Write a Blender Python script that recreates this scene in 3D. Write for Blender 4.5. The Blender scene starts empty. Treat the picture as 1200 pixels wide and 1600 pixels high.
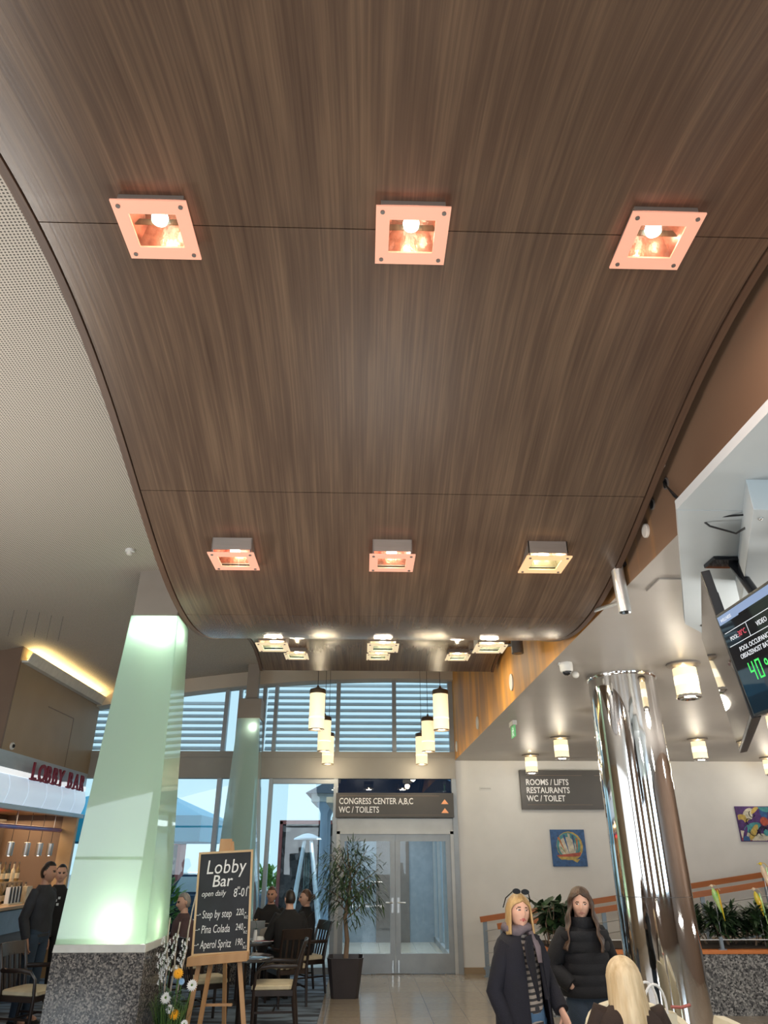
import bpy, math, random
from mathutils import Vector, Matrix
random.seed(7)
SC = bpy.context.scene
COL = SC.collection
PI = math.pi
def R(d): return math.radians(d)

# ------------------------------------------------------------------ camera, world, lights, exposure
EYE = 1.86
cd = bpy.data.cameras.new('camera'); cam = bpy.data.objects.new('camera', cd); COL.objects.link(cam)
cam.location = (0, 0, EYE); cam.rotation_euler = (R(90 + 26.143), 0, R(-1.604))
cd.sensor_fit = 'VERTICAL'; cd.sensor_height = 36; cd.lens = 36 * 1090 / 1600
cd.clip_start = 0.05; cd.clip_end = 300
SC.camera = cam
SC.view_settings.view_transform = 'Standard'
try: SC.view_settings.look = 'None'
except Exception: pass
SC.view_settings.exposure = 0.15
SC.view_settings.gamma = 1.0
SC.view_settings.use_curve_mapping = False
SC.cycles.max_bounces = 8
SC.cycles.diffuse_bounces = 4
SC.cycles.glossy_bounces = 4
SC.cycles.transmission_bounces = 6
SC.cycles.transparent_max_bounces = 16
SC.cycles.sample_clamp_indirect = 4.0
SC.cycles.caustics_reflective = False
SC.cycles.caustics_refractive = False

world = bpy.data.worlds.new('sky'); SC.world = world; world.use_nodes = True
nt = world.node_tree; nt.nodes.clear()
wo = nt.nodes.new('ShaderNodeOutputWorld'); bg = nt.nodes.new('ShaderNodeBackground')
tc = nt.nodes.new('ShaderNodeTexCoord'); sx = nt.nodes.new('ShaderNodeSeparateXYZ')
rp = nt.nodes.new('ShaderNodeValToRGB')
rp.color_ramp.elements[0].position = 0.0; rp.color_ramp.elements[0].color = (0.62, 0.88, 0.98, 1)
rp.color_ramp.elements[1].position = 0.7; rp.color_ramp.elements[1].color = (0.58, 0.80, 0.96, 1)
nt.links.new(tc.outputs['Generated'], sx.inputs[0]); nt.links.new(sx.outputs['Z'], rp.inputs[0])
nt.links.new(rp.outputs[0], bg.inputs['Color']); bg.inputs['Strength'].default_value = 0.95
nt.links.new(bg.outputs[0], wo.inputs['Surface'])

def lamp(name, kind, loc, power, color=(1, 1, 1), size=1.0, size_y=None, rot=None, radius=0.03, spread=None):
    d = bpy.data.lights.new(name, kind); d.energy = power; d.color = color
    if kind == 'AREA':
        d.size = size
        if size_y: d.shape = 'RECTANGLE'; d.size_y = size_y
        if spread: d.spread = spread
    elif kind in ('POINT', 'SPOT'): d.shadow_soft_size = radius
    o = bpy.data.objects.new(name, d); COL.objects.link(o); o.location = loc
    if rot: o.rotation_euler = rot
    return o
# daylight of the rear windows as area lights; the side one is added fill, no glazing
REAR = ((-7.0, 2.4, 150, (.80, .92, 1.0)), (-2.6, 1.5, 100, (.84, .94, 1.0)), (.9, 2.0, 140, (.70, .87, 1.0)), (4.2, 1.1, 75, (.86, 1.0, .84)), (7.4, 2.4, 160, (.66, .85, 1.0)))
for x, w, e, c in REAR: lamp('daylight_rear', 'AREA', (x, -4.4, 2.9), e, c, w, 3.6, (R(90), 0, 0))
lamp('added_side_fill', 'AREA', (-8.85, 0.2, 2.6), 110, (0.88, 0.95, 1.0), 8.5, 4.2, (R(90), 0, R(-90)))
# added upward fill lights without fittings, behind and beside the viewer
for x, y, z, e in ((-3.6, 4.6, 1.3, 78), (-5.6, 1.5, 1.3, 60), (0.3, -2.0, 0.9, 100), (6.6, 3.8, 1.0, 110), (7.6, 8.0, 0.9, 90), (0.2, 3.6, 0.4, 40)):
    lamp('added_upfill', 'AREA', (x, y, z), e, (1.0, 0.95, 0.88), 1.0, 1.0, (R(180), 0, 0))
for x, y in ((3.07, 4.3), (5.3, 4.3), (5.3, 2.0), (7.66, 6.6)):      # added frontal fill along the drum rows, no lamps built here
    lamp('drum_or_fill_light', 'POINT', (x, y, 3.05), 34, (1, .95, .87), radius=.11)
# warm light of the bar
lamp('bar_light', 'AREA', (-6.4, 12.4, 2.42), 60, (1.0, 0.72, 0.42), 1.6, 3.2, (0, 0, 0))

# ------------------------------------------------------------------ materials
MATS = {}
def nodes_of(m):
    m.use_nodes = True; n = m.node_tree; return n, n.nodes['Principled BSDF']
def pm(name, c1, c2=None, scale=8.0, stretch=(1, 1, 1), rough=0.5, metal=0.0, bump=0.0, detail=4.0, emis=None, estr=0.0,
       lo=0.35, hi=0.65, spec=None, coat=0.0, bscale=None):
    m = bpy.data.materials.new(name); n, b = nodes_of(m); L = n.links
    b.inputs['Roughness'].default_value = rough; b.inputs['Metallic'].default_value = metal
    if spec is not None: b.inputs['Specular IOR Level'].default_value = spec
    if coat: b.inputs['Coat Weight'].default_value = coat; b.inputs['Coat Roughness'].default_value = 0.08
    if c2 is None: c2 = tuple(x * 0.88 for x in c1)
    t = n.nodes.new('ShaderNodeTexCoord'); mp = n.nodes.new('ShaderNodeMapping'); mp.inputs['Scale'].default_value = stretch
    no = n.nodes.new('ShaderNodeTexNoise'); no.inputs['Scale'].default_value = scale; no.inputs['Detail'].default_value = detail
    r = n.nodes.new('ShaderNodeValToRGB')
    r.color_ramp.elements[0].position = lo; r.color_ramp.elements[0].color = (*c2, 1)
    r.color_ramp.elements[1].position = hi; r.color_ramp.elements[1].color = (*c1, 1)
    L.new(t.outputs['Object'], mp.inputs[0]); L.new(mp.outputs[0], no.inputs['Vector']); L.new(no.outputs[0], r.inputs[0])
    L.new(r.outputs[0], b.inputs['Base Color'])
    if bump:
        bp = n.nodes.new('ShaderNodeBump'); bp.inputs['Strength'].default_value = bump; bp.inputs['Distance'].default_value = 0.02
        src = no
        if bscale:
            src = n.nodes.new('ShaderNodeTexNoise'); src.inputs['Scale'].default_value = bscale; L.new(mp.outputs[0], src.inputs['Vector'])
        L.new(src.outputs[0], bp.inputs['Height']); L.new(bp.outputs[0], b.inputs['Normal'])
    if emis:
        b.inputs['Emission Color'].default_value = (*emis, 1); b.inputs['Emission Strength'].default_value = estr
    MATS[name] = m
    return m
def front_only(n, fr, mu):
    # reflect on the outer faces only
    g = n.nodes.new('ShaderNodeNewGeometry'); s = n.nodes.new('ShaderNodeMath'); s.operation = 'SUBTRACT'; s.inputs[0].default_value = 1.0
    k = n.nodes.new('ShaderNodeMath'); k.operation = 'MULTIPLY'
    n.links.new(g.outputs['Backfacing'], s.inputs[1]); n.links.new(fr.outputs[0], k.inputs[0]); n.links.new(s.outputs[0], k.inputs[1]); n.links.new(k.outputs[0], mu.inputs[0])
def glass(name, tint=(0.93, 0.98, 1.0), refl=1.0, rough=0.0):
    m = bpy.data.materials.new(name); m.use_nodes = True; n = m.node_tree; n.nodes.clear(); L = n.links
    o = n.nodes.new('ShaderNodeOutputMaterial'); mx = n.nodes.new('ShaderNodeMixShader')
    tr = n.nodes.new('ShaderNodeBsdfTransparent'); tr.inputs[0].default_value = (*tint, 1)
    gl = n.nodes.new('ShaderNodeBsdfGlossy'); gl.inputs['Roughness'].default_value = rough; gl.inputs['Color'].default_value = (0.95, 0.98, 1, 1)
    fr = n.nodes.new('ShaderNodeFresnel'); fr.inputs[0].default_value = 1.5
    mu = n.nodes.new('ShaderNodeMath'); mu.operation = 'MULTIPLY'; mu.inputs[1].default_value = refl
    front_only(n, fr, mu); L.new(mu.outputs[0], mx.inputs[0]); L.new(tr.outputs[0], mx.inputs[1]); L.new(gl.outputs[0], mx.inputs[2])
    L.new(mx.outputs[0], o.inputs[0]); MATS[name] = m; return m
def frosted(name, col, trans=0.35, refl=1.0):
    m = bpy.data.materials.new(name); m.use_nodes = True; n = m.node_tree; n.nodes.clear(); L = n.links
    o = n.nodes.new('ShaderNodeOutputMaterial')
    df = n.nodes.new('ShaderNodeBsdfDiffuse'); df.inputs[0].default_value = (*[c * 0.95 for c in col], 1)
    tl = n.nodes.new('ShaderNodeBsdfTranslucent'); tl.inputs[0].default_value = (*col, 1)
    tp = n.nodes.new('ShaderNodeBsdfTransparent'); tp.inputs[0].default_value = (*col, 1)
    gl = n.nodes.new('ShaderNodeBsdfGlossy'); gl.inputs['Roughness'].default_value = 0.02
    a = n.nodes.new('ShaderNodeMixShader'); a.inputs[0].default_value = 0.55
    b = n.nodes.new('ShaderNodeMixShader'); b.inputs[0].default_value = trans
    c = n.nodes.new('ShaderNodeMixShader'); fr = n.nodes.new('ShaderNodeFresnel'); fr.inputs[0].default_value = 1.5
    mu = n.nodes.new('ShaderNodeMath'); mu.operation = 'MULTIPLY'; mu.inputs[1].default_value = refl; mu.use_clamp = True
    L.new(df.outputs[0], a.inputs[1]); L.new(tl.outputs[0], a.inputs[2]); L.new(a.outputs[0], b.inputs[1]); L.new(tp.outputs[0], b.inputs[2])
    front_only(n, fr, mu); L.new(mu.outputs[0], c.inputs[0]); L.new(b.outputs[0], c.inputs[1]); L.new(gl.outputs[0], c.inputs[2])
    L.new(c.outputs[0], o.inputs[0]); MATS[name] = m; return m
def emit(name, col, s=1.0, base=None, rough=0.4):
    m = bpy.data.materials.new(name); n, b = nodes_of(m)
    b.inputs['Base Color'].default_value = (*(base or tuple(min(1, c) for c in col)), 1); b.inputs['Roughness'].default_value = rough
    b.inputs['Emission Color'].default_value = (*col, 1); b.inputs['Emission Strength'].default_value = s
    MATS[name] = m; return m
def wood(name, cols, across='X', fine=55.0, along=1.3, rough=0.38, spec=0.4, bump=0.08, warp=0.0):
    """streaky wood grain; 'across' is the axis that crosses the grain"""
    m = bpy.data.materials.new(name); n, b = nodes_of(m); L = n.links
    b.inputs['Roughness'].default_value = rough; b.inputs['Specular IOR Level'].default_value = spec
    t = n.nodes.new('ShaderNodeTexCoord')
    def nz(sc, det, rg):
        mp = n.nodes.new('ShaderNodeMapping')
        mp.inputs['Scale'].default_value = {'X': (sc, along, along), 'Y': (along, sc, along), 'Z': (along, along, sc)}[across]
        no = n.nodes.new('ShaderNodeTexNoise'); no.inputs['Scale'].default_value = 1.0; no.inputs['Detail'].default_value = det; no.inputs['Roughness'].default_value = rg
        L.new(t.outputs['Object'], mp.inputs[0]); L.new(mp.outputs[0], no.inputs['Vector']); return no
    a = nz(fine, 4, 0.65); c = nz(fine * 0.2, 3, 0.5)
    mx = n.nodes.new('ShaderNodeMix'); mx.inputs[0].default_value = 0.45
    L.new(a.outputs[0], mx.inputs[2]); L.new(c.outputs[0], mx.inputs[3])
    r = n.nodes.new('ShaderNodeValToRGB'); e = r.color_ramp.elements
    e[0].position = 0.30; e[0].color = (*cols[0], 1); e[1].position = 0.70; e[1].color = (*cols[2], 1)
    k = e.new(0.48); k.color = (*cols[1], 1)
    L.new(mx.outputs[0], r.inputs[0]); L.new(r.outputs[0], b.inputs['Base Color'])
    if bump:
        bp = n.nodes.new('ShaderNodeBump'); bp.inputs['Strength'].default_value = bump; bp.inputs['Distance'].default_value = 0.004
        L.new(a.outputs[0], bp.inputs['Height']); L.new(bp.outputs[0], b.inputs['Normal'])
    MATS[name] = m; return m
def granite(name, scale, cols, rough=0.12):
    m = bpy.data.materials.new(name); n, b = nodes_of(m); L = n.links
    b.inputs['Roughness'].default_value = rough
    t = n.nodes.new('ShaderNodeTexCoord'); v = n.nodes.new('ShaderNodeTexVoronoi'); v.inputs['Scale'].default_value = scale
    no = n.nodes.new('ShaderNodeTexNoise'); no.inputs['Scale'].default_value = scale * 2.2; no.inputs['Detail'].default_value = 3
    s = n.nodes.new('ShaderNodeSeparateColor'); mx = n.nodes.new('ShaderNodeMix'); mx.inputs[0].default_value = 0.35
    r = n.nodes.new('ShaderNodeValToRGB'); e = r.color_ramp.elements
    e[0].position = 0.18; e[0].color = (*cols[0], 1); e[1].position = 0.85; e[1].color = (*cols[2], 1); k = e.new(0.5); k.color = (*cols[1], 1)
    L.new(t.outputs['Object'], v.inputs['Vector']); L.new(t.outputs['Object'], no.inputs['Vector']); L.new(v.outputs['Color'], s.inputs[0])
    L.new(s.outputs[0], mx.inputs[2]); L.new(no.outputs[0], mx.inputs[3]); L.new(mx.outputs[0], r.inputs[0]); L.new(r.outputs[0], b.inputs['Base Color'])
    MATS[name] = m; return m
def dotted(name, base, hole, pitch, rad, rough=0.7):
    m = bpy.data.materials.new(name); n, b = nodes_of(m); L = n.links; b.inputs['Roughness'].default_value = rough
    t = n.nodes.new('ShaderNodeTexCoord'); s = n.nodes.new('ShaderNodeVectorMath'); s.operation = 'MULTIPLY'; s.inputs[1].default_value = (1 / pitch, 1 / pitch, 0)
    f = n.nodes.new('ShaderNodeVectorMath'); f.operation = 'FRACTION'; d = n.nodes.new('ShaderNodeVectorMath'); d.operation = 'SUBTRACT'; d.inputs[1].default_value = (.5, .5, 0)
    l = n.nodes.new('ShaderNodeVectorMath'); l.operation = 'LENGTH'; c = n.nodes.new('ShaderNodeMath'); c.operation = 'LESS_THAN'; c.inputs[1].default_value = rad
    mx = n.nodes.new('ShaderNodeMix'); mx.data_type = 'RGBA'; mx.inputs[6].default_value = (*base, 1); mx.inputs[7].default_value = (*hole, 1)
    L.new(t.outputs['Object'], s.inputs[0]); L.new(s.outputs[0], f.inputs[0]); L.new(f.outputs[0], d.inputs[0]); L.new(d.outputs[0], l.inputs[0])
    L.new(l.outputs['Value'], c.inputs[0]); L.new(c.outputs[0], mx.inputs[0]); L.new(mx.outputs[2], b.inputs['Base Color']); MATS[name] = m; return m
def tiles(name, c1, c2, mortar, size, rough=0.15):
    m = bpy.data.materials.new(name); n, b = nodes_of(m); L = n.links; b.inputs['Roughness'].default_value = rough
    t = n.nodes.new('ShaderNodeTexCoord'); k = n.nodes.new('ShaderNodeTexBrick'); k.offset = 0.0
    k.inputs['Color1'].default_value = (*c1, 1); k.inputs['Color2'].default_value = (*c2, 1); k.inputs['Mortar'].default_value = (*mortar, 1)
    k.inputs['Scale'].default_value = 1.0; k.inputs['Mortar Size'].default_value = 0.004; k.inputs['Brick Width'].default_value = size; k.inputs['Row Height'].default_value = size
    no = n.nodes.new('ShaderNodeTexNoise'); no.inputs['Scale'].default_value = 14; no.inputs['Detail'].default_value = 6
    mx = n.nodes.new('ShaderNodeMix'); mx.data_type = 'RGBA'; mx.blend_type = 'MULTIPLY'; mx.inputs[0].default_value = 0.6
    r = n.nodes.new('ShaderNodeValToRGB'); r.color_ramp.elements[0].color = (.6, .58, .55, 1); r.color_ramp.elements[1].color = (1.2, 1.2, 1.2, 1)
    L.new(t.outputs['Object'], k.inputs['Vector']); L.new(t.outputs['Object'], no.inputs['Vector']); L.new(no.outputs[0], r.inputs[0])
    L.new(k.outputs['Color'], mx.inputs[6]); L.new(r.outputs[0], mx.inputs[7]); L.new(mx.outputs[2], b.inputs['Base Color']); MATS[name] = m; return m

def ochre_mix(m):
    # wall colour runs from plain brown at the near end to streaky ochre by the facade
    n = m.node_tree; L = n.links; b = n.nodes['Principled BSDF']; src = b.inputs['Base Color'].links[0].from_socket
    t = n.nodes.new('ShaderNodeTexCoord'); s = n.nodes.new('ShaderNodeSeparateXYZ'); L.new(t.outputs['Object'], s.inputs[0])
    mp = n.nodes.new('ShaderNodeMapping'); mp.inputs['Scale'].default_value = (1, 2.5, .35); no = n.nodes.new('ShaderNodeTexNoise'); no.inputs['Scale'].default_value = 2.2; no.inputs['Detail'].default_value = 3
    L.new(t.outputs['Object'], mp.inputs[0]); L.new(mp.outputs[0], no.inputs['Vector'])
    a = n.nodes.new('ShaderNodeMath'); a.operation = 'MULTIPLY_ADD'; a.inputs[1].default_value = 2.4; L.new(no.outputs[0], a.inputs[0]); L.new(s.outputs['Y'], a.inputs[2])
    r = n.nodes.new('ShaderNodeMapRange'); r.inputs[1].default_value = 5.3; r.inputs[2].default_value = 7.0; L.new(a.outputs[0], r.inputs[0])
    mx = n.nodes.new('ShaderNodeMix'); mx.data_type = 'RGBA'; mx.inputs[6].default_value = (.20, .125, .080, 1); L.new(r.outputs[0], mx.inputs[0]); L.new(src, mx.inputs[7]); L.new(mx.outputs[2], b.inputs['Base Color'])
pm('plaster_white', (0.78, 0.775, 0.76), (0.75, 0.745, 0.73), 3, rough=0.85, bump=0.03, bscale=120)
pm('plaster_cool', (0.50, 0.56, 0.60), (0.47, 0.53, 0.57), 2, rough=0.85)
pm('ceiling_paint', (0.43, 0.405, 0.38), (0.405, 0.38, 0.355), 2, rough=0.42, spec=0.35)
dotted('perforated_panel', (0.58, 0.535, 0.475), (0.10, 0.09, 0.08), 0.022, 0.30)
wood('walnut_veneer', [(0.066, 0.041, 0.029), (0.100, 0.065, 0.046), (0.175, 0.118, 0.078)], 'X', 72, 1.0, 0.27, 0.5)
wood('walnut_edge', [(0.06, 0.035, 0.024), (0.09, 0.053, 0.036), (0.14, 0.085, 0.055)], 'X', 60, 1.1, 0.45, 0.4)
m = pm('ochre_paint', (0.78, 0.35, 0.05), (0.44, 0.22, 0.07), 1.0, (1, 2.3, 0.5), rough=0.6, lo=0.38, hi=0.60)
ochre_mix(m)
pm('tan_panel', (0.36, 0.265, 0.17), (0.33, 0.24, 0.15), 1.5, rough=0.5)
pm('brown_panel', (0.20, 0.13, 0.09), (0.18, 0.115, 0.08), 1.5, rough=0.5)
pm('cove_white', (0.70, 0.68, 0.64), rough=0.6)
tiles('floor_tile', (0.40, 0.345, 0.275), (0.36, 0.305, 0.24), (0.20, 0.175, 0.15), 0.45, 0.13)
tiles('lobby_tile', (0.62, 0.60, 0.52), (0.58, 0.56, 0.48), (0.35, 0.33, 0.3), 0.4, 0.12)
pm('carpet_blue', (0.16, 0.22, 0.30), (0.035, 0.045, 0.065), 2.2, (0.7, 2.4, 1), rough=0.95, lo=0.42, hi=0.56, detail=2)
pm('aluminium', (0.36, 0.39, 0.42), (0.32, 0.35, 0.38), 5, rough=0.38, metal=0.25)
pm('alu_light', (0.55, 0.56, 0.56), (0.50, 0.51, 0.51), 5, rough=0.4, metal=0.2)
pm('beam_grey', (0.36, 0.345, 0.32), (0.33, 0.315, 0.29), 2, rough=0.55)
pm('frame_beige', (0.60, 0.54, 0.46), (0.57, 0.51, 0.43), 2, rough=0.6)
pm('louver_white', (0.78, 0.84, 0.88), (0.72, 0.78, 0.83), 4, rough=0.45)
glass('pane_glass'); glass('door_glass', (0.92, 0.96, 0.97), 0.6)
glass('dark_glass', (0.26, 0.34, 0.44), 1.6)
frosted('green_glass', (0.77, 0.92, 0.845), 0.32, 1.2)
frosted('pale_glass', (0.84, 0.95, 0.95), 0.62, 1.6)
pm('core_paint', (0.50, 0.50, 0.38), (0.46, 0.46, 0.35), 3, rough=0.7)
pm('cap_taupe', (0.31, 0.27, 0.235), (0.29, 0.25, 0.215), 3, rough=0.5)
pm('trim_grey', (0.62, 0.64, 0.62), rough=0.35)
granite('granite_dark', 72, [(0.020, 0.021, 0.024), (0.10, 0.10, 0.105), (0.34, 0.32, 0.30)])
granite('granite_grey', 52, [(0.035, 0.037, 0.042), (0.17, 0.17, 0.175), (0.46, 0.45, 0.44)], 0.25)
pm('chrome', (0.86, 0.86, 0.86), (0.85, 0.85, 0.85), 1, rough=0.045, metal=1.0)
pm('steel', (0.55, 0.56, 0.57), (0.50, 0.51, 0.52), 8, rough=0.3, metal=0.9)
pm('steel_blue', (0.30, 0.36, 0.43), (0.26, 0.32, 0.38), 8, rough=0.4, metal=0.4)
pm('silver_tube', (0.62, 0.65, 0.66), (0.58, 0.61, 0.62), 8, rough=0.32, metal=0.7)
pm('grey_tube', (0.20, 0.18, 0.17), rough=0.45, metal=0.3)
pm('black_plastic', (0.012, 0.013, 0.016), (0.010, 0.011, 0.013), 8, rough=0.3)
pm('black_gloss', (0.010, 0.012, 0.016), (0.009, 0.010, 0.014), 2, rough=0.03, spec=0.6)
pm('white_plastic', (0.75, 0.75, 0.73), rough=0.4)
pm('sign_grey', (0.075, 0.068, 0.062), (0.070, 0.063, 0.058), 3, rough=0.4)
emit('sign_white', (0.62, 0.60, 0.58), 0.25, (0.75, 0.73, 0.70))
emit('sign_orange', (0.80, 0.34, 0.14), 0.3, (0.80, 0.34, 0.16))
pm('line_bronze', (0.30, 0.20, 0.13), rough=0.4)
emit('shade_warm', (1.0, 0.80, 0.46), 0.80, (0.9, 0.85, 0.7))
emit('shade_core', (1.0, 0.90, 0.66), 1.3, (0.9, 0.85, 0.7))
emit('plate_pink', (1.0, 0.46, 0.31), 0.66, (0.42, 0.22, 0.16))
emit('plate_amber', (1.0, 0.62, 0.30), 0.74, (0.45, 0.30, 0.18))
emit('plate_cream', (1.0, 0.80, 0.50), 0.62, (0.45, 0.36, 0.24))
emit('bulb_white', (1.0, 0.93, 0.80), 9.0)
pm('reflector_copper', (0.42, 0.17, 0.12), (0.20, 0.07, 0.05), 16, rough=0.25, metal=0.35, bump=0.5)
pm('reflector_grey', (0.42, 0.34, 0.26), (0.24, 0.19, 0.14), 16, rough=0.25, metal=0.35, bump=0.4)
pm('housing_taupe', (0.30, 0.265, 0.24), (0.27, 0.24, 0.215), 6, (1, 1, 20), rough=0.4, metal=0.3)
glass('clear_edge', (0.80, 0.95, 0.92), 1.0)
pm('cap_bronze', (0.20, 0.15, 0.11), rough=0.3, metal=0.7)
pm('easel_pine', (0.52, 0.30, 0.145), (0.42, 0.23, 0.10), 6, (1, 1, 0.15), rough=0.5)
pm('board_frame', (0.62, 0.44, 0.26), (0.52, 0.36, 0.20), 6, (1, 1, 0.2), rough=0.5)
pm('slate', (0.022, 0.026, 0.036), (0.015, 0.018, 0.025), 5, rough=0.7)
pm('chalk', (0.85, 0.86, 0.88), (0.70, 0.71, 0.74), 60, rough=0.9, emis=(0.8, 0.82, 0.85), estr=0.0)
pm('dark_wood', (0.030, 0.018, 0.014), (0.020, 0.012, 0.010), 8, (1, 1, 0.2), rough=0.3)
pm('cream_seat', (0.62, 0.54, 0.38), (0.56, 0.48, 0.33), 14, rough=0.7, bump=0.1)
pm('cream_leather', (0.74, 0.70, 0.56), (0.70, 0.66, 0.52), 5, rough=0.45)
pm('table_top', (0.05, 0.05, 0.055), rough=0.10, spec=0.8)
pm('pot_dark', (0.042, 0.036, 0.042), (0.036, 0.031, 0.036), 5, rough=0.42)
pm('soil', (0.05, 0.035, 0.025), (0.03, 0.02, 0.015), 40, rough=1.0, bump=0.6)
pm('bark', (0.28, 0.20, 0.14), (0.18, 0.12, 0.08), 14, (1, 1, 0.3), rough=0.9, bump=0.4)
pm('leaf_dark', (0.055, 0.105, 0.045), (0.022, 0.045, 0.022), 9, rough=0.4)
pm('leaf_mid', (0.075, 0.15, 0.06), (0.03, 0.07, 0.03), 7, rough=0.4)
pm('leaf_bright', (0.22, 0.42, 0.07), (0.10, 0.24, 0.04), 7, rough=0.5)
pm('grass_green', (0.16, 0.28, 0.07), (0.06, 0.14, 0.03), 12, rough=0.6)
pm('petal_yellow', (0.90, 0.46, 0.02), (0.80, 0.36, 0.01), 20, rough=0.6)
pm('petal_white', (0.85, 0.87, 0.88), (0.76, 0.80, 0.84), 20, rough=0.6)
pm('petal_blue', (0.25, 0.50, 0.80), (0.40, 0.62, 0.85), 20, rough=0.6)
pm('twig_pale', (0.50, 0.45, 0.38), (0.40, 0.35, 0.29), 30, rough=0.8)
pm('orange_wood', (0.50, 0.17, 0.055), (0.42, 0.13, 0.04), 6, (0.15, 1, 1), rough=0.35)
pm('orange_cap', (0.72, 0.24, 0.07), (0.66, 0.21, 0.06), 6, rough=0.4)
pm('glass_yellow', (0.72, 0.66, 0.06), (0.85, 0.50, 0.04), 14, rough=0.08, coat=0.5)
pm('glass_green', (0.25, 0.62, 0.16), (0.62, 0.78, 0.30), 14, rough=0.08, coat=0.5)
pm('glass_peach', (0.80, 0.55, 0.40), (0.85, 0.70, 0.50), 14, rough=0.08, coat=0.5)
pm('sign_maroon', (0.26, 0.022, 0.05), (0.22, 0.018, 0.04), 8, rough=0.6)

# ------------------------------------------------------------------ mesh helpers
class MB:
    def __init__(s): s.v = []; s.f = []; s.mi = []; s.mats = []; s.cur = 0
    def use(s, name):
        if name not in s.mats: s.mats.append(name)
        s.cur = s.mats.index(name); return s
    def add(s, vs, fs):
        o = len(s.v); s.v += [tuple(v) for v in vs]
        for f in fs: s.f.append(tuple(i + o for i in f)); s.mi.append(s.cur)
        return s
    def box(s, x0, x1, y0, y1, z0, z1):
        return s.add([(x0,y0,z0),(x1,y0,z0),(x1,y1,z0),(x0,y1,z0),(x0,y0,z1),(x1,y0,z1),(x1,y1,z1),(x0,y1,z1)],
                     [(0,3,2,1),(4,5,6,7),(0,1,5,4),(1,2,6,5),(2,3,7,6),(3,0,4,7)])
    def hexa(s, b, t):
        """b, t: four bottom and four top points"""
        return s.add(list(b) + list(t), [(0,3,2,1),(4,5,6,7),(0,1,5,4),(1,2,6,5),(2,3,7,6),(3,0,4,7)])
    def bar(s, p, q, w, h, up=(0,0,1)):
        p = Vector(p); q = Vector(q); d = (q-p).normalized(); u = Vector(up)
        if abs(d.dot(u)) > 0.98: u = Vector((0,1,0))
        a = d.cross(u).normalized() * w/2; b = a.cross(d).normalized() * h/2
        return s.hexa([p-a-b, p+a-b, q+a-b, q-a-b], [p-a+b, p+a+b, q+a+b, q-a+b])
    def prism(s, poly, vec):
        n = len(poly); vec = Vector(vec); a = [Vector(p) for p in poly]; b = [p+vec for p in a]
        return s.add(a+b, [tuple(range(n-1,-1,-1)), tuple(range(n, 2*n))] + [(i,(i+1)%n,n+(i+1)%n,n+i) for i in range(n)])
    def loft(s, rings, cap=True, closed=True):
        n = len(rings[0]); vs = [p for r in rings for p in r]; fs = []
        for k in range(len(rings)-1):
            for i in range(n if closed else n-1):
                j = (i+1) % n; fs.append((k*n+i, k*n+j, (k+1)*n+j, (k+1)*n+i))
        if cap and closed: fs += [tuple(range(n-1,-1,-1)), tuple((len(rings)-1)*n+i for i in range(n))]
        return s.add(vs, fs)
    def tube(s, pts, r, n=8, cap=True):
        pts = [Vector(p) for p in pts]; m = len(pts); rings = []
        rr = r if isinstance(r, (list, tuple)) else [r]*m
        prev = None
        for i, p in enumerate(pts):
            d = (pts[min(i+1, m-1)] - pts[max(i-1, 0)]).normalized()
            if prev is None:
                u = Vector((0,0,1)) if abs(d.z) < 0.9 else Vector((0,1,0)); a = d.cross(u).normalized()
            else: a = (prev - d*prev.dot(d)).normalized()
            prev = a; b = d.cross(a); q = rr[i]
            ra, rb = q if isinstance(q, (list, tuple)) else (q, q)
            rings.append([p + a*ra*math.cos(2*PI*k/n) + b*rb*math.sin(2*PI*k/n) for k in range(n)])
        return s.loft(rings, cap)
    def lathe(s, prof, c=(0,0,0), n=24, cap=True):
        return s.loft([[(c[0]+r*math.cos(2*PI*k/n), c[1]+r*math.sin(2*PI*k/n), c[2]+z) for k in range(n)] for r, z in prof], cap)
    def ell(s, c, r, nu=14, nv=9):
        rings = []
        for j in range(nv+1):
            t = -PI/2 + PI*j/nv; k = max(math.cos(t), 0.02)
            rings.append([(c[0]+r[0]*k*math.cos(2*PI*i/nu), c[1]+r[1]*k*math.sin(2*PI*i/nu), c[2]+r[2]*math.sin(t)) for i in range(nu)])
        return s.loft(rings)
    def leaf(s, p, d, L, w, droop=0.2, n=3, up=Vector((0,0,1))):
        p = Vector(p); d = Vector(d).normalized(); a = d.cross(up)
        if a.length < .05: a = Vector((1,0,0))
        a.normalize(); vs = []; prof = [0.25, 1.0, 0.75, 0.05] if n == 3 else [0.3, 0.9, 0.05]
        for i in range(n+1):
            t = i/n; c = p + d*L*t + Vector((0,0,-droop*L*t*t))
            vs += [c - a*w/2*prof[i], c + a*w/2*prof[i]]
        return s.add(vs, [(2*i, 2*i+1, 2*i+3, 2*i+2) for i in range(n)])
    def build(s, name, mat=None, parent=None, loc=(0,0,0), rot=(0,0,0), smooth=True, bevel=0.0, kind=None, sharp=0.7):
        me = bpy.data.meshes.new(name); me.from_pydata(s.v, [], s.f); me.update()
        names = s.mats if s.mats else [mat]
        for k in names: me.materials.append(MATS[k])
        if len(names) > 1: me.polygons.foreach_set('material_index', s.mi)
        if smooth:
            me.polygons.foreach_set('use_smooth', [True]*len(me.polygons)); me.set_sharp_from_angle(angle=sharp)
        o = bpy.data.objects.new(name, me); COL.objects.link(o); o.location = loc; o.rotation_euler = rot
        if parent: o.parent = parent
        if bevel:
            b = o.modifiers.new('bevel', 'BEVEL'); b.width = bevel; b.segments = 2; b.limit_method = 'ANGLE'
        if kind: o['kind'] = kind
        return o
def tag(o, label, cat, group=None, kind=None):
    o['label'] = label; o['category'] = cat
    if group: o['group'] = group
    if kind: o['kind'] = kind
    return o
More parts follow.
